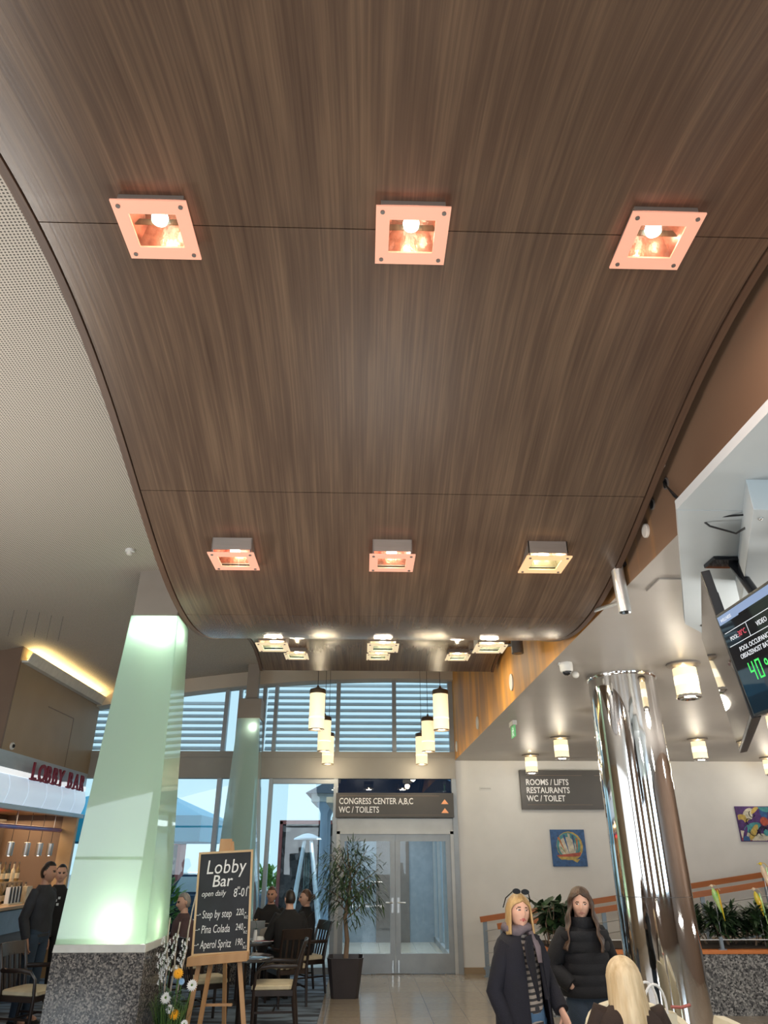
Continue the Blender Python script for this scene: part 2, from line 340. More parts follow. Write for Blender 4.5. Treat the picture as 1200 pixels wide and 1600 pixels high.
def thing(name, label, cat, loc=(0,0,0), rotz=0.0, group=None):
    o = bpy.data.objects.new(name, None); COL.objects.link(o); o.location = loc; o.rotation_euler = (0, 0, rotz)
    o.empty_display_size = 0.1
    return tag(o, label, cat, group)
def kids(o): return [c for c in COL.objects if c.parent == o]
def dup(root, loc, rotz=None, label=None, group=None):
    r = root.copy(); COL.objects.link(r); r.location = loc
    if rotz is not None: r.rotation_euler = (0, 0, rotz)
    if label: r['label'] = label
    if group: r['group'] = group
    for ch in kids(root):
        c = ch.copy(); COL.objects.link(c); c.parent = r
        for g in kids(ch):
            d = g.copy(); COL.objects.link(d); d.parent = c
    return r
def text(name, body, size, mat, parent, loc, rot, extrude=0.003, shear=0.0, align='LEFT', sx=1.0, offset=0.0, space=1.0, kind=None):
    cu = bpy.data.curves.new(name, 'FONT'); cu.body = body; cu.size = size; cu.extrude = extrude; cu.shear = shear
    cu.align_x = align; cu.offset = offset; cu.space_character = space; cu.resolution_u = 3
    t = bpy.data.objects.new('tmp', cu); COL.objects.link(t)
    dg = bpy.context.evaluated_depsgraph_get(); me = bpy.data.meshes.new_from_object(t.evaluated_get(dg))
    bpy.data.objects.remove(t); bpy.data.curves.remove(cu)
    me.materials.clear(); me.materials.append(MATS[mat]); me.name = name
    o = bpy.data.objects.new(name, me); COL.objects.link(o); o.location = loc; o.rotation_euler = rot; o.scale = (sx, 1, 1)
    if parent: o.parent = parent
    if kind: o['kind'] = kind
    return o
FACE = (R(90), 0, 0)          # upright text read from -Y
def struct(name, mb, mat=None, **k): return mb.build(name, mat, kind='structure', **k)

# ------------------------------------------------------------------ the room shell
YF = 14.4                     # end facade
XS = 1.79                     # upper wall over the low ceiling
ZL = 3.51                     # low ceiling on the right
def vault(x): return 5.32 - 0.016 * (x - 0.8) ** 2
mb = MB(); mb.box(-0.53, 9.6, -5, YF + 4.8, -0.1, 0.0); mb.box(-9, -0.53, -5, YF + 0.05, -0.1, -0.002); struct('floor', mb, 'floor_tile')
mb = MB()
xs = [-9 + i * (XS + 9.0) / 30 for i in range(31)]
mb.loft([[(x, -5, vault(x)) for x in xs] + [(x, -5, vault(x) + .15) for x in xs[::-1]], [(x, YF - .28, vault(x)) for x in xs] + [(x, YF - .28, vault(x) + .15) for x in xs[::-1]]])
struct('ceiling', mb, 'perforated_panel')
struct('ceiling_low', MB().box(XS + .002, 9.6, -5, YF, ZL, ZL + 0.12), 'ceiling_paint')
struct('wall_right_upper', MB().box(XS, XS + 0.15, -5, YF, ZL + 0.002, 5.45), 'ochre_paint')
struct('wall_end', MB().box(XS, 9.6, YF - 0.02, YF + 0.15, 0, ZL + .05), 'plaster_white')
struct('baseboard_end', MB().box(XS, 9.6, YF - 0.045, YF - 0.02, 0, 0.09), 'tan_panel')
struct('wall_right', MB().box(9.5, 9.65, -5, YF, 0, 3.6), 'brown_panel')
struct('wall_left', MB().box(-9.1, -8.95, -5, YF, 0, 5.4), 'tan_panel')
# rear: solid wall, frames round the area lights that stand in for unseen windows
mb = MB(); mb.box(-9, 9.6, -5.0, -4.6, 0, 5.5)
for x, w, e, c in REAR:
    for s in (-1, 1): mb.box(x + s * w / 2 - .05, x + s * w / 2 + .05, -4.62, -4.3, 1.0, 4.8)
    mb.box(x - w / 2, x + w / 2, -4.62, -4.3, .95, 1.08); mb.box(x - w / 2, x + w / 2, -4.62, -4.3, 4.72, 4.82); mb.box(x - w / 2, x + w / 2, -4.36, -4.3, 2.9, 2.97)
struct('window_rear', mb, 'brown_panel')

# end facade: frames, transom, louvred upper lights
def arch(x): return vault(x) - 0.27
mb = MB()
mb.loft([[(x, YF - .28, arch(x)) for x in xs] + [(x, YF - .28, vault(x) + .1) for x in xs[::-1]], [(x, YF + .1, arch(x)) for x in xs] + [(x, YF + .1, vault(x) + .1) for x in xs[::-1]]])
struct('trim_arch', mb, 'frame_beige')
mb = MB(); mb.box(-9, XS, YF - .10, YF + .10, 3.17, 3.55); mb.box(-9, XS, YF - .12, YF + .12, 3.55, 3.66)
struct('trim_transom', mb, 'beam_grey')
MUL = [(-8.9, -8.8), (-7.3, -7.2), (-5.6, -5.5), (-4.15, -4.05), (-2.79, -2.71), (-2.52, -2.46), (-2.04, -1.97), (-1.80, -1.73), (-0.56, -0.48), (0.565, 0.645), (1.70, XS)]
mb = MB()
for i, (a, b) in enumerate(MUL): mb.box(a, b, YF - .09, YF + .06, 3.6, arch(a) + .05)
struct('window_1', mb, 'aluminium')
up = bpy.data.objects['window_1']
g = MB(); g.box(-8.9, XS, YF + .0, YF + .012, 3.6, 5.12); g.build('pane', 'pane_glass', up)
mb = MB()
for i, (a, b) in enumerate(MUL):
    if a == 0.565: continue
    mb.box(a, b, YF - .09, YF + .06, 0.0, 3.2)
mb.box(-8.9, -0.52, YF - .06, YF + .06, 0, 0.10); mb.box(-1.76, -0.52, YF - .05, YF + .05, 3.08, 3.18)
struct('window_2', mb, 'aluminium')
lo = bpy.data.objects['window_2']
MB().box(-8.9, -0.52, YF + .0, YF + .012, 0.1, 3.17).build('pane', 'pane_glass', lo)
# louvre blades outside the upper lights
for k, (x0, x1) in enumerate([(-8.8, -5.6), (-5.5, -2.8), (-2.45, -2.05), (-1.97, -.52), (-.50, .60), (.62, 1.75)]):
    mb = MB(); z = 3.72
    while z < arch((x0 + x1) / 2) + .05:
        mb.hexa([(x0, YF + .16, z - .012), (x1, YF + .16, z - .012), (x1, YF + .25, z + .060), (x0, YF + .25, z + .060)],
                [(x0, YF + .16, z + .002), (x1, YF + .16, z + .002), (x1, YF + .25, z + .074), (x0, YF + .25, z + .074)]); z += 0.125
    mb.build('louver_blades', 'louver_white', up, smooth=False)
# door bay
mb = MB(); mb.box(-.52, 1.75, YF - .05, YF + .05, 2.22, 2.50); mb.box(-.52, -.42, YF - .08, YF + .06, 0, 2.25); mb.box(1.64, 1.75, YF - .08, YF + .06, 0, 2.25)
mb.box(-.52, 1.75, YF - .08, YF + .06, 2.20, 2.26); mb.box(-.52, 1.75, YF - .05, YF + .05, 2.47, 2.50)
struct('trim_door', mb, 'alu_light')
struct('window_3', MB().box(-.52, 1.75, YF - .01, YF + .01, 2.5, 3.17), 'dark_glass')
def leaf_door(name, x0, x1, hx):
    m = MB(); y0, y1 = YF - .05, YF + .03
    m.box(x0, x0 + .09, y0, y1, .01, 2.20); m.box(x1 - .09, x1, y0, y1, .01, 2.20); m.box(x0 + .09, x1 - .09, y0, y1, 2.08, 2.20); m.box(x0 + .09, x1 - .09, y0, y1, .01, .30)
    o = struct(name, m, 'aluminium')
    MB().box(x0 + .09, x1 - .09, YF - .012, YF + .0, .30, 2.08).build('glass_pane', 'door_glass', o)
    h = MB(); h.box(hx - .02, hx + .02, y0 - .012, y0, .92, 1.16); s = 1 if x0 > .5 else -1
    h.tube([(hx, y0, 1.08), (hx, y0 - .05, 1.08), (hx + s * .13, y0 - .05, 1.08)], .010, 8); h.build('door_handle', 'steel', o)
    MB().box(hx - .012, hx + .012, y0 - .014, y0, .02, .20).build('floor_bolt', 'steel', o)
    return o
leaf_door('door_1', -.42, .602, .555); leaf_door('door_2', .61, 1.64, .66)
# vestibule behind the doors
struct('floor_vestibule', MB().box(-.6, 1.9, YF + .06, 19.2, -.02, .004), 'lobby_tile')
struct('ceiling_vestibule', MB().box(-.7, 2.0, YF + .06, 19.3, 2.75, 2.85), 'plaster_white')
mb = MB(); mb.box(-.6, 1.9, 19.2, 19.3, 0, 2.8); struct('wall_vestibule', mb, 'steel_blue')
mb = MB(); mb.box(.35, 1.15, 19.14, 19.2, 0, 2.15); mb.box(.42, .7, 19.1, 19.14, .3, 2.05); struct('door_3', mb, 'grey_tube')
mb = MB()
for y in (15.6, 16.7, 17.8, 18.9): mb.box(1.72, 1.80, y, y + .08, 0, 2.75); mb.box(-.58, -.50, y, y + .08, 0, 2.75)
mb.box(1.72, 1.80, 14.5, 19.2, 0, .12); mb.box(-.58, -.50, 14.5, 19.2, 0, .12); mb.box(1.72, 1.80, 14.5, 19.2, 2.4, 2.5); mb.box(-.58, -.50, 14.5, 19.2, 2.4, 2.5)
struct('window_4', mb, 'aluminium')
g = MB(); g.box(1.755, 1.765, 14.5, 19.2, .1, 2.75); g.box(-.545, -.535, 14.5, 19.2, .1, 2.75); g.build('pane', 'pane_glass', bpy.data.objects['window_4'])
for k, x in enumerate((.25, .95)):
    o = MB().box(x, x + .3, 16.6, 16.9, 2.72, 2.75).build('ceiling_light', 'bulb_white'); tag(o, ['square light in the vestibule ceiling, the left one seen through the doors', 'square light in the vestibule ceiling, the right one seen through the doors'][k], 'ceiling light', 'vestibule lights')

lamp('vestibule_light', 'AREA', (.6, 16.8, 2.70), 60, (1, .98, .94), 1.6, 3.5, (0, 0, 0))
# carpet of the cafe corner
tag(MB().box(-8.9, -.53, 7.4, 14.28, 0, .008).build('carpet', 'carpet_blue'), 'blue grey patterned carpet under the cafe tables', 'carpet')

# low ceiling on the right: white dropped arms that carry the screens
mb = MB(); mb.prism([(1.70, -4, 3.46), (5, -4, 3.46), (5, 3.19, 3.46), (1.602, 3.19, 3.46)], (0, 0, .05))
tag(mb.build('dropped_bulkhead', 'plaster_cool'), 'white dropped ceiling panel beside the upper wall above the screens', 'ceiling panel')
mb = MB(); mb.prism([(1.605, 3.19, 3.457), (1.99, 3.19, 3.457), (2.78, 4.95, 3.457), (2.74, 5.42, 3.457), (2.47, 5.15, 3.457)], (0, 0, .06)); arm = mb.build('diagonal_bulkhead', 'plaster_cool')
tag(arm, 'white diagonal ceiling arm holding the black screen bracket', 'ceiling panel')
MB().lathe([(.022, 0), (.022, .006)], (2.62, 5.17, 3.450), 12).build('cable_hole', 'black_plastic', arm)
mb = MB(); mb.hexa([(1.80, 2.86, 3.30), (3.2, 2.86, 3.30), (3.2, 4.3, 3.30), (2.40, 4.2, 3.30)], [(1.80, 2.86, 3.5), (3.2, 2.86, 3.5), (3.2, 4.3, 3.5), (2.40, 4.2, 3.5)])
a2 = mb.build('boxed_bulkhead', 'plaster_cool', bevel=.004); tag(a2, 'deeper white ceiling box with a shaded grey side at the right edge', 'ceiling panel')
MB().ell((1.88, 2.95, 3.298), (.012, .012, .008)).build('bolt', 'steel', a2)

# ------------------------------------------------------------------ the wavy wooden canopy
XA, XB, YA, YB = -1.40, 1.74, -2.0, 9.35
def wz(y): return 3.835 + 0.35 * math.cos(2 * PI * (y - 2.1) / 6.4)
cnp = thing('wave_canopy', 'huge wavy dark wood canopy hanging over the lobby with square lamps', 'canopy', (0, 0, 0))
seams = [YA, -1.1, .45, 2.08, 3.74, 5.12, 6.8, 8.3, YB]
def strip(x0, x1, y0, y1, dz0, dz1, n):
    m = MB(); ys = [y0 + (y1 - y0) * i / n for i in range(n + 1)]
    m.loft([[(x0, y, wz(y) + dz0), (x1, y, wz(y) + dz0), (x1, y, wz(y) + dz1), (x0, y, wz(y) + dz1)] for y in ys]); return m
LX = (-.86, .17, 1.18)
rows = [(2.06, 4.125), (4.26, 3.575), (6.46, 3.60), (8.74, 4.10)]
HQ = .126
for a, b in zip(seams, seams[1:]):            # each panel is cut out where a lamp housing passes through
    a += .0025; b -= .0025
    ys = sorted(set([a, b] + [a + (b - a) * i / 14 for i in range(1, 14)] + [q for y, z in rows for q in (y - HQ, y + HQ) if a < q < b]))
    xs_ = sorted([XA + .045, XB - .045] + [x + s * HQ for x in LX for s in (-1, 1)])
    m = MB(); idx = {}
    for k in (0, .03):
        for i, x in enumerate(xs_):
            for j, y in enumerate(ys): idx[i, j, k] = len(m.v); m.v.append((x, y, wz(y) + k))
    for i in range(len(xs_) - 1):
        for j in range(len(ys) - 1):
            cx, cy = (xs_[i] + xs_[i+1]) / 2, (ys[j] + ys[j+1]) / 2
            if any(abs(cx - x) < HQ and abs(cy - y) < HQ for x in LX for y, z in rows): continue
            for k in (0, .03):
                q = (idx[i, j, k], idx[i+1, j, k], idx[i+1, j+1, k], idx[i, j+1, k]); m.f.append(q[::-1] if k == 0 else q); m.mi.append(0)
    for j, rev in ((0, 0), (len(ys) - 1, 1)):
        for i in range(len(xs_) - 1): m.f.append((idx[i, j, 0], idx[i+1, j, 0], idx[i+1, j, .03], idx[i, j, .03])); m.mi.append(0)
    m.build('panel', 'walnut_veneer', cnp)
for x0, x1 in ((XA, XA + .038), (XB - .038, XB)):
    strip(x0, x1, YA, YB, -.006, .22, 90).build('edge_trim', 'walnut_edge', cnp)
strip(XA + .02, XB - .02, YA, YB, .20, .22, 90).build('backing', 'black_plastic', cnp)

def make_wave_lamp(plate, refl, name='ceiling_lamp'):
    r = thing(name, 'lamp', 'ceiling lamp', (0, 0, -20), 0, 'square ceiling lamps on the wavy canopy')
    s, h = .147, .084
    m = MB()
    for a, b, c, d in ((-s, s, -s, -h), (-s, s, h, s), (-s, -h - .008, -h, h), (h + .008, s, -h, h)): m.box(a, b, c, d, 0, .008)
    m.build('frosted_plate', plate, r, smooth=False)
    MB().box(-h - .008, h + .008, -h, h, .002, .006).build('clear_window', 'clear_edge', r)
    m = MB(); q = .128
    m.box(-q, q, -q, -q + .006, .034, .17); m.box(-q, q, q - .006, q, .034, .17); m.box(-q, -q + .006, -q, q, .034, .17); m.box(q - .006, q, -q, q, .034, .17)
    hs = m.build('housing', 'housing_taupe', r)
    m = MB(); m.box(-q + .006, q - .006, -q + .006, q - .006, .125, .13)
    k = .118; j = .075
    for e in ([(-k,-k),(k,-k),(j,-j),(-j,-j)], [(k,k),(-k,k),(-j,j),(j,j)], [(-k,k),(-k,-k),(-j,-j),(-j,j)], [(k,-k),(k,k),(j,j),(j,-j)]):
        m.add([(e[0][0], e[0][1], .04), (e[1][0], e[1][1], .04), (e[2][0], e[2][1], .124), (e[3][0], e[3][1], .124)], [(0,1,2,3)])
    m.build('reflector', refl, r)
    m = MB(); m.lathe([(.014, .124), (.016, .112), (.026, .100), (.034, .078), (.031, .058), (.018, .046), (.004, .043)], (0, 0, 0), 20); m.build('bulb', 'bulb_white', r)
    for x in (-1, 1):
        for y in (-1, 1):
            m = MB(); m.lathe([(.009, -.005), (.009, .0)], (x * .121, y * .121, 0), 12); m.lathe([(.005, 0), (.005, .04)], (x * .121, y * .121, 0), 8); m.build('standoff', 'grey_tube', r)
    return r
protos = {}
ords = ['nearest row', 'second row', 'larger looking row beyond the dip', 'smallest row beyond the dip']
for i, (y, z) in enumerate(rows):
    for j, x in enumerate(LX):
        key = ('plate_pink', 'reflector_copper') if i == 0 or (i == 1 and j < 2) else (('plate_amber', 'reflector_grey') if i == 1 else ('plate_cream', 'reflector_grey'))
        glow = 'pink' if key[0] == 'plate_pink' else ('amber' if key[0] == 'plate_amber' else 'cream')
        lab = '%s glowing square canopy lamp, %s of the %s' % (glow, ('left', 'middle', 'right')[j], ords[i])
        if key not in protos:
            o = make_wave_lamp(*key); protos[key] = o; o.location = (x, y, z); o['label'] = lab
        else: o = dup(protos[key], (x, y, z), label=lab)
        lamp('lamp_inner', 'POINT', (x + .06, y + .06, z + .07), .35, (1, .75, .6), radius=.02)
        lamp('lamp_down', 'AREA', (x, y, z - .012), 13, {'pink': (1, .74, .60), 'amber': (1, .80, .58), 'cream': (1, .86, .66)}[glow], .16, .16, (0, 0, 0))
        lamp('lamp_light', 'POINT', (x, y, z + .022), 3.2, {'pink': (1, .42, .26), 'amber': (1, .66, .34), 'cream': (1, .80, .52)}[glow], radius=.02)

# ------------------------------------------------------------------ hanging and ceiling lamps
def make_pendant():
    r = thing('pendant_lamp', 'x', 'pendant lamp', (0, 0, -20), 0, 'hanging cylinder lamps before the end facade')
    MB().lathe([(.104, 0), (.110, .004), (.110, .50), (.100, .505)], n=28).build('glass_shade', 'shade_warm', r)
    m = MB(); m.lathe([(.117, .495), (.117, .54), (.108, .56), (.06, .575), (.02, .59), (.012, .62)], n=28); m.build('metal_cap', 'cap_bronze', r)
    m = MB(); m.lathe([(.112, -.008), (.112, .006)], n=28); m.build('lower_rim', 'cap_bronze', r)
    MB().ell((0, 0, .16), (.113, .113, .07), 20, 8).build('light_spot', 'shade_core', r)
    m = MB(); m.tube([(0, 0, .61), (0, 0, 1.97)], .004, 6); m.build('cord', 'black_plastic', r)
    return r
pp = make_pendant(); k = 0
for x, side in ((-.67, 'left'), (1.10, 'right')):
    for y, z, nm in ((10.2, 3.44, 'nearest and highest looking'), (12.35, 3.42, 'middle'), (13.85, 3.38, 'farthest and lowest looking')):
        lab = 'warm white cylinder pendant, %s of the three in the %s row' % (nm, side)
        if k == 0: pp.location = (x, y, z); pp['label'] = lab
        else: dup(pp, (x, y, z), label=lab)
        lamp('pendant_light', 'POINT', (x, y, z - .06), 10, (1, .82, .55), radius=.06); k += 1

def make_drum():
    r = thing('drum_lamp', 'x', 'ceiling lamp', (0, 0, -20), 0, 'drum lamps under the low white ceiling')
    MB().lathe([(.155, -.001), (.158, -.016), (.15, -.02)], n=32).build('mount_plate', 'housing_taupe', r)
    MB().lathe([(.105, -.045), (.108, -.05), (.108, -.29), (.106, -.30)], n=32).build('glass_shade', 'shade_warm', r)
    MB().lathe([(.109, -.125), (.1095, -.13), (.1095, -.20), (.109, -.205)], n=32).build('light_band', 'shade_core', r)
    m = MB(); rr = []
    for q, z in ((.104, -.298), (.112, -.325), (.085, -.335), (.03, -.325)):
        rr.append([((q + (.006 if i % 2 else 0)) * math.cos(2*PI*i/24), (q + (.006 if i % 2 else 0)) * math.sin(2*PI*i/24), z) for i in range(24)])
    m.loft(rr); m.build('glass_rim', 'chrome', r, smooth=False)
    return r
dp = make_drum(); k = 0
for x, y, lab in [(3.07, 6.60, 'large looking cream drum lamp right of the chrome column top'), (3.08, 11.3, 'cream drum lamp left of the chrome column, nearer of two there'),
                  (3.08, 13.45, 'cream drum lamp just above the grey rooms and lifts sign'), (5.30, 11.4, 'cream drum lamp midway between chrome column and screens'),
                  (5.33, 13.45, 'drum lamp half hidden behind the right edge of the chrome column'), (7.66, 13.7, 'cream drum lamp at the right edge by the end wall'),
                  (3.07, 8.95, 'drum lamp hidden behind the chrome column shaft'), (5.30, 9.1, 'drum lamp behind the black screens, upper right'), (7.66, 11.4, 'drum lamp at far right behind the screens')]:
    if k == 0: dp.location = (x, y, ZL); dp['label'] = lab
    else: dup(dp, (x, y, ZL), label=lab)
    lamp('drum_light', 'POINT', (x, y, ZL - .033), 2.6, (1, .72, .36), radius=.012)
    lamp('drum_or_fill_light', 'POINT', (x, y, ZL - .42), 9.0, (1, .90, .74), radius=.08); k += 1

# ------------------------------------------------------------------ signs
sg = thing('wayfinding_sign', 'long grey sign over the glass doors reading congress center', 'sign', (.60, YF - .14, 2.48))
MB().box(-1.11, 1.12, 0, .06, 0, .43).build('board', 'sign_grey', sg)
m = MB(); m.box(-1.04, .85, -.004, 0, .375, .38); m.box(-1.04, .92, -.004, 0, .04, .045); m.build('accent_line', 'line_bronze', sg)
text('lettering', 'CONGRESS CENTER A,B,C', .150, 'sign_white', sg, (-1.05, -.003, .235), FACE, sx=.80, offset=.002)
text('lettering', 'WC / TOILETS', .150, 'sign_white', sg, (-1.05, -.003, .085), FACE, sx=.80, offset=.002)
for z in (.235, .08):
    MB().prism([(.88, -.001, z), (1.02, -.001, z), (.95, -.001, z + .085)], (0, -.004, 0)).build('arrow', 'sign_orange', sg)
s2 = thing('wayfinding_sign', 'grey wall sign behind the chrome column reading rooms lifts restaurants', 'sign', (3.03, YF - .12, 2.63))
MB().box(0, 2.78, 0, .08, 0, .70).build('board', 'sign_grey', s2)
m = MB(); m.box(.12, 1.2, -.004, 0, .60, .605); m.box(.1, 1.35, -.004, 0, .075, .08); m.box(1.45, 2.7, -.004, 0, .60, .605); m.build('accent_line', 'line_bronze', s2)
for z, t in ((.43, 'ROOMS / LIFTS'), (.285, 'RESTAURANTS'), (.14, 'WC / TOILET')): text('lettering', t, .150, 'sign_white', s2, (.10, -.003, z), FACE, sx=.84, offset=.002)
for z in (.14, .29, .44): MB().prism([(2.60, -.001, z), (2.60, -.001, z + .10), (2.70, -.001, z + .05)], (0, -.004, 0)).build('arrow', 'sign_orange', s2)
es = thing('exit_sign', 'small white and green exit sign hanging from the low ceiling', 'exit sign', (2.06, 9.9, ZL))
MB().box(-.03, .03, -.13, .13, -.06, 0).build('housing', 'white_plastic', es)
emit('exit_green', (.10, .36, .14), .5, (.1, .4, .15)); emit('exit_white', (.7, .8, .72), .5)
MB().hexa([(-.006, -.13, -.21), (.006, -.13, -.21), (.006, .13, -.21), (-.006, .13, -.21)], [(-.006, -.13, -.06), (.006, -.13, -.06), (.006, .13, -.06), (-.006, .13, -.06)]).build('panel', 'exit_green', es)
m = MB(); m.ell((-.008, -.02, -.095), (.004, .014, .014)); m.bar((-.008, -.02, -.11), (-.008, .01, -.15), .004, .02); m.bar((-.008, .01, -.15), (-.008, .05, -.19), .004, .014); m.bar((-.008, .01, -.15), (-.008, -.04, -.19), .004, .014); m.bar((-.008, -.05, -.125), (-.008, .04, -.12), .004, .012)
m.build('pictogram', 'exit_white', es)
th = thing('wall_plate', 'small pale switch plate on the white end wall left of the sign', 'wall plate', (2.36, YF - .02, 3.0))
MB().box(-.11, .11, -.02, 0, -.03, .03).build('plate', 'white_plastic', th); MB().box(-.10, .10, -.024, -.02, -.004, .004).build('slot', 'grey_tube', th)

# ------------------------------------------------------------------ paintings
def painting(name, lab, x0, x1, z0, z1, cols, seed, boat=False):
    p = thing(name, lab, 'painting', ((x0 + x1) / 2, YF - .03, z0)); w = (x1 - x0) / 2; h = z1 - z0
    MB().box(-w, w, -.03, 0, 0, h).build('canvas', cols[0], p)
    rnd = random.Random(seed); y = -.0301
    def blob(cx, cz, rx, rz, rot, mat, nm='paint_patch'):
        nonlocal y; y -= .0006
        pts = [(cx + math.cos(t) * rx * math.cos(rot) - math.sin(t) * rz * math.sin(rot), y, cz + math.cos(t) * rx * math.sin(rot) + math.sin(t) * rz * math.cos(rot)) for t in [2 * PI * i / 16 for i in range(16)]]
        pts = [(min(w * .98, max(-w * .98, a)), b, min(h * .98, max(h * .02, c))) for a, b, c in pts]
        MB().prism(pts, (0, -.0006, 0)).build(nm, mat, p, smooth=False)
    def tri(pts, mat):
        nonlocal y; y -= .0006
        MB().prism([(a * w, y, b * h) for a, b in pts], (0, -.0006, 0)).build('paint_patch', mat, p, smooth=False)
    if boat:
        blob(0.02, h * .55, w * .78, h * .40, 0, 'art_gold'); blob(0, h * .56, w * .70, h * .36, 0, 'art_teal'); blob(-.02, h * .52, w * .5, h * .28, .3, 'art_cream')
        for q, mt in (([(-.62, .78), (-.50, .80), (-.15, .30)], 'art_orange'), ([(-.30, .85), (-.16, .86), (.02, .30)], 'art_blue'), ([(-.02, .90), (.12, .88), (.18, .32)], 'art_cream'), ([(.22, .86), (.34, .84), (.36, .34)], 'art_blue'), ([(.44, .78), (.56, .74), (.50, .36)], 'art_orange'), ([(-.55, .55), (-.4, .5), (-.1, .28)], 'art_green')): tri(q, mt)
        tri([(-.75, .30), (.70, .38), (.62, .28), (-.5, .20)], 'art_red'); tri([(-.7, .26), (.5, .26), (.3, .20), (-.5, .18)], 'art_gold'); tri([(-.95, .16), (.95, .18), (.95, .03), (-.95, .03)], 'art_blue'); tri([(.1, .18), (.6, .2), (.4, .1)], 'art_gold')
    else:
        ms = ['art_gold', 'art_teal', 'art_red', 'art_cream', 'art_purple', 'art_blue', 'art_orange']
        for i in range(26): blob(rnd.uniform(-w, w), rnd.uniform(0, h), rnd.uniform(.05, .2), rnd.uniform(.03, .10), rnd.uniform(0, PI), ms[rnd.randrange(len(ms))])
        for i in range(8):
            cx, cz, t0 = rnd.uniform(-w * .7, w * .7), rnd.uniform(h * .2, h * .8), rnd.uniform(0, 6); y -= .0008
            rad = rnd.uniform(.05, .13)
            MB().tube([(max(-w*.97, min(w*.97, cx + rad * math.cos(t0 + a * .5))), y, max(.01, min(h - .01, cz + rad * math.sin(t0 + a * .5)))) for a in range(9)], .006, 5).build('ink_line', 'black_plastic', p)
for nm, c in dict(art_gold=(.62, .45, .12), art_teal=(.08, .34, .38), art_red=(.50, .10, .06), art_cream=(.72, .68, .55), art_purple=(.10, .04, .20), art_blue=(.04, .13, .34), art_orange=(.60, .22, .07), art_green=(.14, .36, .16), art_magenta=(.42, .06, .14)).items():
    pm(nm, c, tuple(x * .6 for x in c), 18, rough=.5)
painting('painting', 'square blue painting of a sailing ship in a golden circle', 3.53, 4.17, 1.66, 2.28, ['art_blue'], 3, True)
painting('painting', 'colourful abstract painting on the end wall at the right edge', 7.15, 8.35, 2.08, 2.69, ['art_purple'], 11)
painting('painting', 'dark red painting mostly hidden behind the chrome column', 4.75, 5.73, 1.80, 2.42, ['art_magenta'], 5)

# ------------------------------------------------------------------ upper wall fittings
for y, z, lab in [(8.46, 3.735, 'round white disc low on the ochre wall, nearest of the three far ones'), (11.25, 3.715, 'round white disc on the ochre wall, middle of the three far ones'),
                  (13.95, 3.72, 'round white disc at the far end of the ochre wall'), (4.0, 3.714, 'round white disc on the brown wall beside the canopy')]:
    m = MB(); r = .10 if y > 5 else .045
    m.loft([[(XS - t, y + q * math.cos(2*PI*i/24), z + q * math.sin(2*PI*i/24)) for i in range(24)] for t, q in ((0, r), (.014, r), (.018, r * .9), (.018, .01))])
    tag(m.build('wall_disc', 'cove_white'), lab, 'wall disc', 'discs along the upper wall')
for y, z, lab in [(3.85, 3.826, 'black round hole in the brown wall above the white disc'), (3.62, 3.85, 'black hole with cables coming out of the brown wall')]:
    h = thing('cable_outlet', lab, 'cable outlet', (XS, y, z), 0, 'cable outlets in the upper wall')
    m = MB(); m.loft([[(-t, q * math.cos(2*PI*i/18), q * math.sin(2*PI*i/18)) for i in range(18)] for t, q in ((0, .036), (.006, .036), (.008, .030))]); m.build('ring', 'grey_tube', h)
    m = MB(); m.loft([[(-t, q * math.cos(2*PI*i/18), q * math.sin(2*PI*i/18)) for i in range(18)] for t, q in ((.0085, .028), (.009, .027))]); m.build('hole', 'black_plastic', h)
m = MB(); m.loft([[(XS - .001 - t, 3.60 + q * (1 + .25 * math.sin(3 * a)) * math.cos(a) * .6, 4.02 + q * (1 + .2 * math.cos(2 * a)) * math.sin(a) * 1.7) for a in [2*PI*i/16 for i in range(16)]] for t, q in ((0, .05), (.006, .045))])
tag(m.build('plaster_patch', 'plaster_white'), 'small bare plaster patch on the brown wall beside the canopy edge', 'plaster patch')
for k, pts in enumerate([[(1.775, 3.62, 3.86), (1.76, 3.50, 3.70), (1.77, 3.40, 3.60), (1.79, 3.35, 3.49), (1.95, 3.2, 3.44), (2.0, 3.05, 3.43), (2.05, 2.9, 3.45)],
                         [(1.775, 3.62, 3.85), (1.76, 3.45, 3.66), (1.78, 3.36, 3.52), (1.83, 3.32, 3.43), (1.95, 3.30, 3.38), (2.02, 3.12, 3.40), (2.06, 2.9, 3.45)]]):
    sp = []
    for a, b in zip(pts, pts[1:]): sp += [Vector(a).lerp(Vector(b), t / 4) for t in range(4)]
    tag(MB().tube(sp + [pts[-1]], .0055, 6).build('cable', 'black_plastic'), ['upper of two thin black cables draped from the brown wall', 'lower sagging one of two thin black cables from the brown wall'][k], 'cable')
def spot(loc, L, r, bar, mat, lab, tilt=0.0):
    s = thing('spot_tube', lab, 'spot lamp', loc)
    m = MB(); m.tube([(tilt, -.0, L), (0, 0, 0)], r, 20); m.tube([(0, 0, .002), (0, 0, -.004)], r * 1.04, 20); m.build('tube', mat, s)
    m = MB(); m.tube([(0, 0, -.0045), (0, 0, -.006)], r * .85, 20); m.build('lens', 'black_gloss', s)
    m = MB(); m.tube([(0, 0, bar[3]), bar[:3]], r * .32, 10); m.build('arm', mat, s)
    m = MB(); m.box(r * .2, r * 1.5, -.02, .02, L - .012, L + .012); m.build('bracket', 'black_plastic', s)
spot((1.735, 4.43, 3.315), .34, .042, (-.01, .60, .20, .075), 'silver_tube', 'silver spotlight tube on a short arm below the right canopy edge', -.01)
spot((1.62, 7.25, 3.775), .20, .062, (-.45, .3, .10, .10), 'grey_tube', 'dark grey spotlight tube beyond the low dip of the canopy')
dc = thing('dome_camera', 'white dome camera under the low ceiling beside the chrome column', 'security camera', (1.93, 6.60, ZL))
